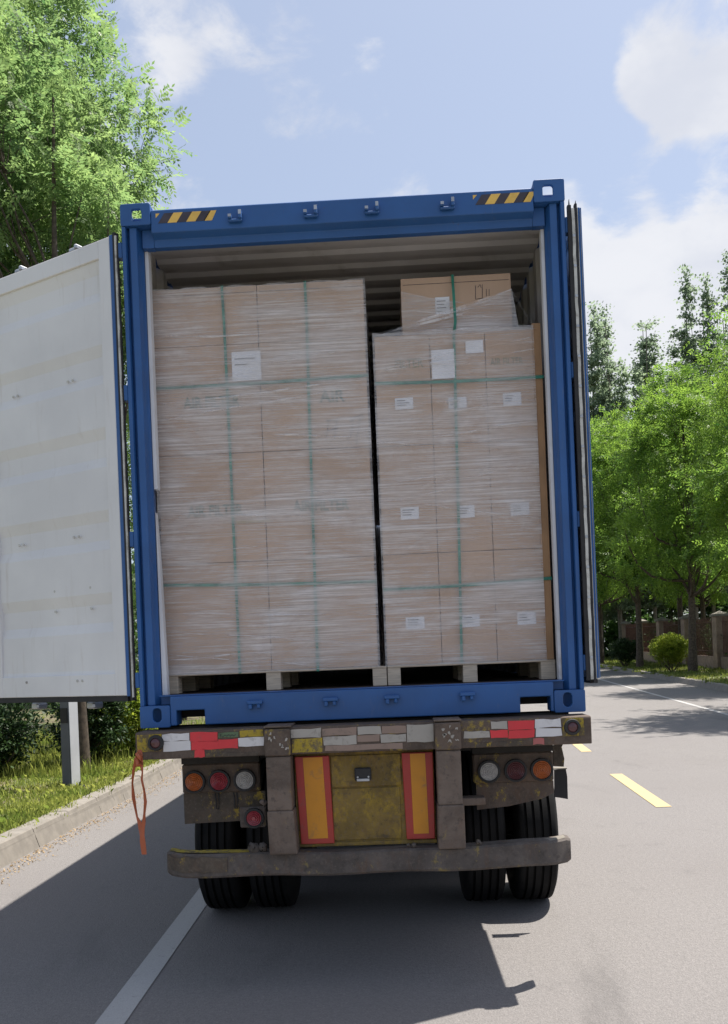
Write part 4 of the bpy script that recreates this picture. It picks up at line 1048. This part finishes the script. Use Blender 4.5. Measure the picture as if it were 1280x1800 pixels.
for s in (-1, 1):
    skin('side_wall', wp, lambda p, h, q: (s*(1.172+h), p, q), 1.585, 4.262, 0.003, [M['grey_in'], M['blue']])
    mb = MB(); mb.box(min(s*1.16, s*1.217), max(s*1.16, s*1.217), 0.18, LEN-0.18, CB+0.004, 1.583); mb.build('bottom_rail', M['blue'], CN)
    mb = MB(); mb.box(min(s*1.10, s*1.217), max(s*1.10, s*1.217), 0.18, LEN-0.18, 4.263, 4.285); mb.build('top_rail', M['blue'], CN)
    # liner strip seen beside the opening
    mb = MB()
    if s > 0: mb.box(1.098, 1.1155, 0.10, 0.155, 1.593, 4.087)
    else:
        mb.box(-1.1155, -1.096, 0.10, 0.155, 2.75, 4.087); mb.add([(-1.1155, 0.10, 2.747), (-1.085, 0.085, 2.72), (-1.09, 0.15, 2.72), (-1.1155, 0.155, 2.747)], [(0, 1, 2, 3)])
        mb.add([(-1.114, 0.10, 2.62), (-1.10, 0.10, 2.3), (-1.085, 0.10, 1.593), (-1.114, 0.10, 1.593), (-1.114, 0.15, 2.62), (-1.10, 0.15, 2.3), (-1.085, 0.15, 1.593), (-1.114, 0.15, 1.593)], [(0, 1, 2, 3), (4, 7, 6, 5), (0, 4, 5, 1), (1, 5, 6, 2)])
    mb.build('liner_strip', M['grey_in'], CN)
rp = corr(58, 0.205, 0.021, 0.20)
rp = [(0.11, 0.0)]+rp
skin('roof', rp, lambda p, h, q: (q, p, 4.236+h), -1.171, 1.171, 0.003, [M['grey_in'], M['blue']])
mb = MB(); mb.box(-1.16, 1.16, LEN-0.06, LEN-0.02, CB+0.1, 4.25); mb.build('front_wall', M['grey_in'], CN)
mb = MB(); mb.box(-1.158, 1.158, 0.131, LEN-0.1, 1.565, 1.590); mb.build('floor', M['wood_floor'], CN)
for y in np.arange(0.5, 12, 0.6):
    mb = MB(); mb.box(-1.158, 1.158, y, y+0.05, 1.50, 1.563); mb.build('floor_bearer', M['dark_steel'], CN)

# doors --------------------------------------------------------------
DZ0, DZ1 = 1.600, 4.150
def hinge_frame(H, uvec, nvec):
    return lambda p: Vector((H[0]+uvec[0]*p.x+nvec[0]*p.y, H[1]+uvec[1]*p.x+nvec[1]*p.y, p.z))
al = math.radians(29)
xfL = hinge_frame((-1.268, 0.012), (-math.cos(al), math.sin(al)), (-math.sin(al), -math.cos(al)))   # local x along the leaf, local +y = inner face
def door(xf, label, folded=False):
    DW = 1.165; X0 = 0.030; X1 = 0.118
    mb = MB(xf)
    # frame members of the leaf (inner face at y = 0, outer at -0.05)
    mb.box(X0, X1, -0.045, 0.0, DZ0, DZ1); mb.box(DW-0.08, DW, -0.045, 0.0, DZ0, DZ1)
    mb.box(X1, DW-0.08, -0.045, -0.001, DZ1-0.10, DZ1); mb.box(X1, DW-0.08, -0.045, -0.001, DZ0, DZ0+0.125)
    za, zb = DZ0+0.125, DZ1-0.10
    prof_ = [(za, -0.010), (za+0.02, -0.014)]
    nr = 5; pitch = (zb-za)/nr
    for k in range(nr):
        q = za+0.02+k*pitch
        prof_ += [(q+pitch*0.46, -0.014), (q+pitch*0.58, -0.030), (q+pitch*0.80, -0.030), (q+pitch*0.94, -0.014)]
    prof_.append((zb, -0.014))
    prof_ = [p for p in prof_ if p[0] <= zb]
    vs = []; fs = []
    for (z, y) in prof_: vs += [(X1, y, z), (DW-0.08, y, z), (X1, y-0.003, z), (DW-0.08, y-0.003, z)]
    for i in range(len(prof_)-1): fs += [(4*i, 4*i+1, 4*i+5, 4*i+4), (4*i+2, 4*i+6, 4*i+7, 4*i+3)]
    mb.add(vs, fs)
    d = mb.build('door', M['door_white'], CN, bevel=0.003)
    d['label'] = label
    def bar(name, x0, x1, y0, y1, mat, za=DZ0, zb=DZ1, bev=0.0):
        m_ = MB(xf); m_.box(x0, x1, y0, y1, za, zb); return m_.build(name, M[mat], d, bevel=bev)
    if not folded:
        bar('blue_edge', 0.004, 0.0295, -0.046, 0.002, 'blue', DZ0-0.004, DZ1+0.004, 0.003)
        bar('gasket', -0.015, 0.0035, -0.030, 0.000, 'rubber', DZ0-0.03, DZ1+0.012)
        bar('gasket', -0.028, -0.0225, -0.014, -0.004, 'rubber', DZ0-0.02, DZ1-0.005)
        lx, ly, lw = -0.0220, 0.003, 0.0065
    else:
        bar('gasket', -0.004, 0.020, -0.072, -0.052, 'rubber', DZ0-0.015, DZ1+0.01)
        bar('gasket', -0.006, 0.020, -0.0345, -0.021, 'rubber', DZ0-0.03, DZ1+0.015)
        bar('worn_edge', -0.007, 0.020, -0.0205, -0.0180, 'seal_white', DZ0-0.01, DZ1-0.01)
        bar('blue_edge', -0.004, 0.0295, -0.0175, -0.0065, 'blue', DZ0-0.004, DZ1-0.004, 0.002)
        bar('worn_edge', -0.006, 0.0295, -0.0060, -0.0042, 'steel', DZ0-0.004, DZ1-0.02)
        bar('blue_edge', 0.0, 0.0295, -0.0040, 0.003, 'blue', DZ0-0.004, DZ1-0.004, 0.002)
        for k in range(15):
            z = DZ0+0.10+k*0.163
            m_ = MB(xf); m_.box(-0.0125, -0.0085, -0.0505, -0.0355, z, z+0.016); m_.build('seal_clip', M['steel'], d, bevel=0.002)
        lx, ly, lw = None, None, None
    bar('gasket', X0, DW, -0.044, -0.006, 'rubber', DZ0-0.032, DZ0-0.002)
    bar('gasket', X0, DW, -0.04, -0.012, 'rubber', DZ1+0.0005, DZ1+0.008)
    # lip of the seal, wavy
    vs = []; fs = []; n = 40
    for k in range(n+1):
        z = DZ0-0.01+(DZ1-DZ0+0.0)*k/n; w = 0.0022*math.sin(k*1.7)+0.0012*math.sin(k*3.1)
        if folded: vs += [(-0.008, -0.051+w*0.5, z), (-0.008, -0.0355+w*0.5, z), (0.01, -0.051+w*0.5, z), (0.01, -0.0355+w*0.5, z)]
        else: vs += [(lx+w, ly, z), (lx+lw, ly+0.002, z), (lx+w, -0.012, z), (lx+lw, -0.012, z)]
    for k in range(n): fs += [(4*k, 4*k+1, 4*k+5, 4*k+4), (4*k, 4*k+4, 4*k+6, 4*k+2), (4*k+1, 4*k+3, 4*k+7, 4*k+5)]
    mb = MB(xf); mb.add(vs, fs); mb.build('seal_lip', M['seal_white'], d, fix=False)
    for x in (0.38, 0.86):                      # locking rods on the outer face, their cams show above and below the leaf
        yo = -0.085 if not folded else -0.048
        if folded: continue
        mb = MB(xf); mb.tube([(x, yo, DZ0-0.07), (x, yo, DZ1+0.05)], 0.017, 10); rod = mb.build('locking_rod', M['steel'], d, smooth=True)
        for z in (DZ1+0.02, DZ0-0.075):
            mb = MB(xf); mb.box(x-0.045, x+0.045, -0.112, -0.060, z, z+0.04); mb.box(x-0.055, x-0.030, -0.105, -0.03, z+0.004, z+0.036); mb.build('cam', M['steel'], rod, bevel=0.008)
    # bolt heads through the leaf
    for (x, z) in [(0.38, 3.42), (0.42, 3.42), (0.38, 2.52), (0.42, 2.52), (0.86, 2.52), (0.90, 2.52), (0.38, 1.69), (0.42, 1.69), (0.86, 1.69), (0.60, 2.10), (0.60, 2.22), (0.30, 2.10), (0.30, 2.22), (0.86, 3.42), (0.9, 3.42)]:
        yy = 0.0005 if z < 1.72 else -0.016
        mb = MB(xf); mb.tube([(x, yy-0.004, z), (x, yy+0.003, z)], 0.008, 8); mb.build('bolt', M['seal_white'], d)
    return d
door(xfL, 'left door swung open, white inner face towards the camera')
# right door: folded right round against the container side
be = math.radians(90.5)
xfR = hinge_frame((1.300, -0.004), (math.cos(be), math.sin(be)), (math.sin(be), -math.cos(be)))
door(xfR, 'right door folded back along the container side', True)
mb = MB()
for (x, y, z) in ((1.2385, -0.006, 4.195), (1.2735, -0.006, 4.185)):
    mb.add([(x-0.005, y, z-0.06), (x+0.005, y, z-0.06), (x+0.001, y, z), (x-0.005, y+0.02, z-0.06), (x+0.005, y+0.02, z-0.06), (x+0.001, y+0.02, z)], [(0, 1, 2), (3, 5, 4), (0, 3, 4, 1), (1, 4, 5, 2), (2, 5, 3, 0)])
mb.build('seal_tip', M['rubber'], CN)

# ------------------------------------------------------------------ load
FY = 0.25                                  # front plane of the cartons
FZ = 1.5925                                # container floor
def pallet(x0, x1, blocks, label):
    p = empty('pallet', ((x0+x1)/2, FY, FZ), label, 'pallet', 'wooden pallets in the container')
    for (a, b) in blocks:
        for y in (FY, FY+0.45, FY+0.92):
            mb = MB(); mb.box(a, b, y, y+0.10, FZ, 1.682); mb.build('block', M['pallet_wood'], p, bevel=0.002)
    for k in range(3):
        a, b = blocks[k]
        mb = MB(); mb.box(a, b, FY+0.004, FY+1.016, 1.6825, 1.692); mb.build('stringer', M['pallet_wood'], p)
    for k in range(6):
        y = FY+k*0.182
        mb = MB(); mb.box(x0, x1, y+0.002, y+0.11, 1.6925, 1.705); mb.build('deck_board', M['pallet_wood'], p, bevel=0.002)
    return p
pallet(-1.142, 0.147, ((-1.142, -1.060), (-0.548, -0.464), (0.066, 0.146)), 'left pallet under the wide stack of two carton columns')
pallet(0.152, 1.108, ((0.152, 0.226), (0.583, 0.664), (1.026, 1.107)), 'right pallet under the narrower stack of three carton columns')

def carton(x0, x1, y0, y1, z0, z1, label, group):
    mb = MB(); e = 0.0006
    dx, dy = rnd.uniform(-0.002, 0.002), rnd.uniform(0, 0.006)
    mb.box(x0+e, x1-e, y0+dy, y1, z0+e, z1-e)
    o = mb.build('carton', M['carton'], None, bevel=0.003, seg=2)
    tag(o, label, 'carton', group)
    # tape over the top seam and the flap line on the front
    if z1 > 3.9:
      m2 = MB(); m2.box(x0+0.012, x1-0.012, y0+dy-0.0012, y0+dy+0.0008, z1-0.040, z1-0.0375); m2.build('flap_seam', M['ink'], o)
    return o, y0+dy
PATH = {}
def text_obj(body, w, h, x, y, z, mat, parent, tilt=0.0, name='print'):
    """flat lettering on the face y, width w, cap height h, lower left corner at x, z"""
    if body not in PATH:
        cu = bpy.data.curves.new('lettering', 'FONT'); cu.body = body; cu.size = 1.0; cu.offset = 0.018; cu.resolution_u = 2
        ob = bpy.data.objects.new('lettering', cu); COL.objects.link(ob)
        dg = bpy.context.evaluated_depsgraph_get(); me = bpy.data.meshes.new_from_object(ob.evaluated_get(dg))
        co = np.zeros(len(me.vertices)*3); me.vertices.foreach_get('co', co); co = co.reshape(-1, 3)
        PATH[body] = (co-co.min(0), co.max(0)-co.min(0), [tuple(p.vertices) for p in me.polygons])
        bpy.data.objects.remove(ob); bpy.data.curves.remove(cu); bpy.data.meshes.remove(me)
    co, ext, fs = PATH[body]
    vs = [(x+c[0]/ext[0]*w, y, z+c[1]/ext[1]*h+tilt*c[0]/ext[0]*w) for c in co]
    mb = MB(); mb.add(vs, fs); return mb.build(name, mat, parent, fix=False)
def paper(x0, x1, z0, z1, y, parent, name='paper_label', tilt=0.0, lines=3):
    mb = MB(); vs = []; n = 4
    for k in range(n+1):
        x = x0+(x1-x0)*k/n; w = 0.0015*math.sin(k*1.9+x0*7)
        vs += [(x+tilt*(0), y+w-0.001, z0+tilt*(x-x0)), (x, y+w*0.6-0.001, z1+tilt*(x-x0))]
    mb.add(vs, [(2*k, 2*k+2, 2*k+3, 2*k+1) for k in range(n)]); p = mb.build(name, M['paper'], parent, fix=False)
    for k in range(lines):
        zz = z1-(z1-z0)*(0.25+0.2*k); ww = (x1-x0)*rnd.uniform(0.35, 0.7)
        m2 = MB(); m2.add([(x0+0.1*(x1-x0), y-0.0042, zz), (x0+0.1*(x1-x0)+ww, y-0.0042, zz), (x0+0.1*(x1-x0)+ww, y-0.0042, zz+0.0035), (x0+0.1*(x1-x0), y-0.0042, zz+0.0035)], [(0, 1, 2, 3)]); m2.build('printed_line', M['ink'], p, fix=False)
    return p
# left stack: two columns
GLc = 'wrapped cartons on the left pallet'
LX = [(-1.126, -0.516), (-0.513, 0.100)]
LZ = [(1.7065, 2.338), (2.340, 2.966), (2.968, 3.594), (3.596, 3.930)]
colw = ['left column', 'right column']; roww = ['bottom carton', 'second carton from the bottom', 'third carton from the bottom', 'low top carton']
LC = {}
for ci, (a, b) in enumerate(LX):
    for ri, (c, d) in enumerate(LZ):
        LC[ci, ri] = carton(a, b, FY, FY+1.02, c, d, f'{roww[ri]} in the {colw[ci]} of the left wrapped stack', GLc)
def at(xpx, ypx, y=FY):
    d = f+r*((xpx-640)/1600)-u*((ypx-1153.56)/1600)
    t = (y-CAM.y)/d.y; p = CAM+d*t; return p.x, p.z
def put_text(key, body, px0, px1, pyb, pyt, mat, store=LC):
    o, y = store[key]; x0, z0 = at(px0, pyb, y); x1, _ = at(px1, pyb, y); _, z1 = at(px0, pyt, y)
    return text_obj(body, x1-x0, z1-z0, x0, y-0.0012, z0, mat, o)
put_text((0, 2), 'AIR FILTER', 323, 422, 719, 699, M['green_ink'])
put_text((1, 2), 'AIR', 562, 607, 708, 686, M['green_ink'])
put_text((0, 1), 'AIR FILTER', 330, 428, 910, 890, M['green_ink'])
put_text((1, 1), 'AIR FILTER', 516, 614, 900, 880, M['green_ink'])
o, y = LC[1, 2]
hand = MB()
for stroke in ([(578, 738), (574, 769)], [(592, 738), (588, 773)], [(574, 740), (597, 737)], [(577, 757), (594, 752)], [(622, 732), (616, 770)], [(632, 735), (627, 782)], [(616, 741), (626, 733), (637, 728), (638, 734), (632, 740)]):
    pts = [at(a, b, y) for a, b in stroke]; hand.tube([(p[0], y-0.001, p[1]) for p in pts], 0.0028, 4)
hand.build('handwriting', M['ink'], o)
for (key, p0, p1) in (((0, 2), (300, 800), (315, 806)), ((0, 1), (302, 938), (318, 944))):
    oo, yy = LC[key] if key in LC else (None, None)
mb = MB(); p0 = at(408, 921); p1 = at(476, 912); mb.box(p0[0], p1[0], FY-0.003, FY-0.001, p0[1], p1[1]); mb.build('brown_tape', M['brown_tape'], LC[0, 1][0])
# right stack: three columns
GRc = 'wrapped cartons on the right pallet'
RX = [(0.152, 0.466), (0.468, 0.782), (0.784, 1.094)]
RZ = [(1.7065, 2.340), (2.342, 2.962), (2.964, 3.594)]
colw = ['left column', 'middle column', 'right column']; roww = ['bottom carton', 'middle carton', 'upper carton']
RC = {}
for ci, (a, b) in enumerate(RX):
    for ri, (c, d) in enumerate(RZ):
        RC[ci, ri] = carton(a, b, FY, FY+1.02, c, d, f'{roww[ri]} in the {colw[ci]} of the right wrapped stack', GRc)
TC = carton(0.318, 0.956, 0.33, 0.95, 3.598, 3.952, 'single brown carton half bare on top of the right stack', GRc)
def put_paper(entry, pts, lines=3, dy=0.0, name='paper_label'):
    o, y = entry; y = y-dy; x0, z0 = at(pts[0], pts[3], y); x1, z1 = at(pts[2], pts[1], y)
    return paper(x0, x1, z0, z1, y-0.002, o, name, 0.02, lines)
put_paper(RC[0, 2], (695, 699, 726, 721)); put_paper(RC[1, 2], (789, 698, 820, 719)); put_paper(RC[2, 2], (885, 690, 916, 714))
put_paper(RC[0, 1], (705, 891, 736, 914)); put_paper(RC[1, 1], (806, 888, 834, 911)); put_paper(RC[2, 1], (898, 883, 930, 907))
put_paper(RC[0, 0], (714, 1084, 746, 1107)); put_paper(RC[1, 0], (813, 1080, 843, 1103)); put_paper(RC[2, 0], (910, 1075, 942, 1099))
put_paper(RC[1, 2], (760, 614, 798, 667), 0, 0.012, 'paper_sheet'); put_paper(RC[1, 2], (819, 598, 849, 622), 0, 0.004, 'paper_sheet')
put_paper(LC[0, 3], (409, 617, 458, 671), 2, 0.014, 'paper_sheet')
put_paper(TC, (766, 522, 790, 553), 4, 0.0, 'paper_label')
put_text((2, 2), 'AIR FILTER', 862, 920, 643, 630, M['faint_ink'], RC)
put_text((0, 2), 'FILTER', 695, 745, 648, 632, M['faint_ink'], RC)
# handling marks on the top carton
o, y = TC
mk = MB()
for s_ in ([(836, 502), (836, 526)], [(848, 500), (848, 524)], [(836, 526), (849, 524)], [(855, 508), (855, 521)], [(860, 508), (860, 520)], [(840, 505), (844, 500), (846, 506)]):
    pts = [at(a, b, y) for a, b in s_]; mk.tube([(p[0], y-0.001, p[1]) for p in pts], 0.0018, 4)
mk.build('handling_marks', M['ink'], o)
# cardboard corner board at the right edge of the right stack
mb = MB(); mb.prism([(1.051, FY-0.007), (1.1000, FY-0.007), (1.1000, FY+0.05), (1.0955, FY+0.05), (1.0955, FY-0.003), (1.051, FY-0.003)], 'z', 1.706, 3.62)
tag(mb.build('corner_board', M['carton_brown']), 'tall brown cardboard board along the right edge of the right stack', 'corner board')

# straps
def hstrap(x0, x1, za, zb, label, group):
    mb = MB(); y0, y1 = FY-0.0125, FY+1.026
    a, b = x0-0.004, x1+0.006; h = 0.009
    n = 8; vs = []; fs = []
    ring = [(a+(b-a)*k/n, y0+0.0006*math.sin(k*2.1), za+(zb-za)*k/n-0.006*math.sin(math.pi*k/n)) for k in range(n+1)]+[(b, y1, zb), (a, y1, za)]
    for (x, y, z) in ring:
        vs += [(x, y, z-h), (x, y, z+h)]
    m = len(ring)
    for k in range(m):
        k2 = (k+1) % m; fs.append((2*k, 2*k2, 2*k2+1, 2*k+1))
    mb.add(vs, fs); o = mb.build('pallet_strap', M['strap_g'], None, fix=False)
    md = o.modifiers.new('thickness', 'SOLIDIFY'); md.thickness = 0.0012; md.offset = 0
    return tag(o, label, 'strap', group)
def vstrap(pts, ztop, yt, label, group, w=0.0155):
    mb = MB(); vs = []; fs = []
    y0 = FY-0.0105
    line = [(x, y0, z) for x, z in pts]+[(pts[-1][0], yt-0.003, ztop+0.003), (pts[-1][0], yt+0.9, ztop+0.003)]
    for (x, y, z) in line: vs += [(x-w/2, y, z), (x+w/2, y, z)]
    for k in range(len(line)-1): fs.append((2*k, 2*k+1, 2*k+3, 2*k+2))
    mb.add(vs, fs); o = mb.build('pallet_strap', M['strap_g'], None, fix=False)
    md = o.modifiers.new('thickness', 'SOLIDIFY'); md.thickness = 0.0012; md.offset = 0
    return tag(o, label, 'strap', group)
GS = 'green straps round the loads'
hstrap(-1.128, 0.104, 3.358, 3.372, 'upper level green strap around the left stack', GS)
hstrap(-1.128, 0.104, 2.222, 2.190, 'lower level green strap around the left stack', GS)
hstrap(0.150, 1.100, 3.322, 3.312, 'upper level green strap around the right stack', GS)
hstrap(0.150, 1.100, 2.140, 2.166, 'lower level green strap around the right stack', GS)
def pxline(pts): return [at(a, b, FY-0.0105) for a, b in pts]
vstrap(pxline([(422, 1184), (411, 940), (403, 760), (394, 570), (390, 507)]), 3.931, FY, 'upright green strap crossing the left column of the left stack', GS)
vstrap(pxline([(559, 1180), (551, 940), (545, 760), (539, 560), (536, 498)]), 3.931, FY, 'upright green strap crossing the right column of the left stack', GS)
vstrap(pxline([(812, 1166), (806, 900), (801, 700), (798, 588)])+[at(799, 575, 0.325)], 3.953, 0.325, 'upright green strap over the top carton of the right stack', GS)

# stretch film: a closed sleeve round each stack, taut with small waves
def film(name, x0, x1, z0, z1, label, rag_top=0.0, seed=1):
    rg_ = random.Random(seed); mb = MB(); off = 0.0185
    a, b, c, d = x0-0.008, x1+0.008, FY-off, FY+1.03
    nx, nz = 36, 60
    ring = [(a+(b-a)*k/nx, c) for k in range(nx+1)]+[(b, c+(d-c)*k/8) for k in range(1, 9)]+[(b-(b-a)*k/6, d) for k in range(1, 7)]+[(a, d-(d-c)*k/8) for k in range(1, 8)]
    m = len(ring); vs = []; fs = []
    for j in range(nz+1):
        t = j/nz
        for i, (x, y) in enumerate(ring):
            zt = z1+(rag_top*math.sin(i*0.9+seed)+rag_top*0.5*math.sin(i*2.3) if rag_top else 0)
            z = z0+(zt-z0)*t
            w = 0.0022*math.sin(j*1.7+x*2.0)+0.0016*math.sin(j*3.3-x*3.0+seed)
            vs.append((x, y+(w if y < c+0.001 else 0), z))
    for j in range(nz):
        for i in range(m):
            i2 = (i+1) % m; fs.append((j*m+i, j*m+i2, (j+1)*m+i2, (j+1)*m+i))
    mb.add(vs, fs)
    for k in range(13):                      # bunched folds of film running round the front at a slight slant
        za = rg_.uniform(z0+0.08, z1-0.10); sl = rg_.choice((-1, 1))*rg_.uniform(0.02, 0.16); w = rg_.uniform(0.0012, 0.005)
        xa, xb = (a, b) if rg_.random() < 0.5 else ((a, a+(b-a)*rg_.uniform(0.35, 0.8)) if rg_.random() < 0.5 else (a+(b-a)*rg_.uniform(0.2, 0.6), b))
        vv = []; n = 14
        for i in range(n+1):
            t = i/n; x = xa+(xb-xa)*t; z = min(z1-0.01, max(z0+0.01, za+sl*(x-a)/(b-a)*1.0+0.004*math.sin(9*t+k)))
            ww = w*(0.6+0.6*math.sin(math.pi*t))
            vv += [(x, c-0.0045, z-ww), (x, c-0.0075, z), (x, c-0.0045, z+ww)]
        ff = []
        for i in range(n): ff += [(3*i, 3*i+3, 3*i+4, 3*i+1), (3*i+1, 3*i+4, 3*i+5, 3*i+2)]
        mb.add(vv, ff, 1)
    return mb
fm = film('stretch_wrap', -1.128, 0.104, 1.700, 3.925, '', 0.004, 1)
tag(auto_smooth(fm.build('stretch_wrap', [M['film'], M['fold']], None, fix=False), 50), 'clear stretch film wound around the whole left stack', 'stretch wrap', 'stretch film round the loads')
fm = film('stretch_wrap', 0.150, 1.050, 1.700, 3.606, '', 0.004, 2)
# film pulled slantwise over the top carton
def sheet_px(mb, rows, n=10, mi=0):
    """rows: polylines of (px, py, depth) bottom to top"""
    vs = []; fs = []
    for row in rows:
        for k in range(n+1):
            t = k/n*(len(row)-1); i = min(int(t), len(row)-2); q = t-i
            a, b = row[i], row[i+1]; px, py, dy = (a[j]*(1-q)+b[j]*q for j in range(3))
            x, z = at(px, py, dy); vs.append((x, dy, z))
    for j in range(len(rows)-1):
        for k in range(n):
            fs.append((j*(n+1)+k, j*(n+1)+k+1, (j+1)*(n+1)+k+1, (j+1)*(n+1)+k))
    mb.add(vs, fs, mi)
sheet_px(fm, [[(656, 592, 0.228), (760, 588, 0.229), (860, 584, 0.229), (944, 577, 0.232)],
              [(668, 588, 0.25), (765, 572, 0.27), (850, 556, 0.28), (912, 574, 0.29)],
              [(700, 577, 0.30), (780, 552, 0.312), (850, 527, 0.314), (900, 508, 0.316)]])
sheet_px(fm, [[(707, 574, 0.318), (760, 556, 0.320), (800, 545, 0.322)], [(706, 545, 0.318), (760, 540, 0.321), (800, 532, 0.322)], [(705, 512, 0.318), (760, 524, 0.321), (818, 532, 0.322)]])
for (x0_, y0_, x1_, y1_, w_) in ((700, 577, 900, 509, 4), (668, 586, 880, 522, 3), (690, 582, 840, 545, 5), (740, 560, 905, 525, 2), (760, 582, 915, 572, 3), (900, 512, 940, 576, 2), (706, 545, 905, 560, 2), (662, 594, 860, 590, 4)):
    mx_, my_ = (x0_+x1_)/2, (y0_+y1_)/2+2
    sheet_px(fm, [[(x0_, y0_, 0.226), (mx_, my_, 0.262), (x1_, y1_, 0.290)], [(x0_, y0_-w_*0.4, 0.226), (mx_, my_-w_, 0.262), (x1_, y1_-w_*0.4, 0.290)]], 10, 1)
tag(auto_smooth(fm.build('stretch_wrap', [M['film'], M['fold']], None, fix=False), 50), 'clear stretch film around the right stack, pulled slantwise over its top carton', 'stretch wrap', 'stretch film round the loads')
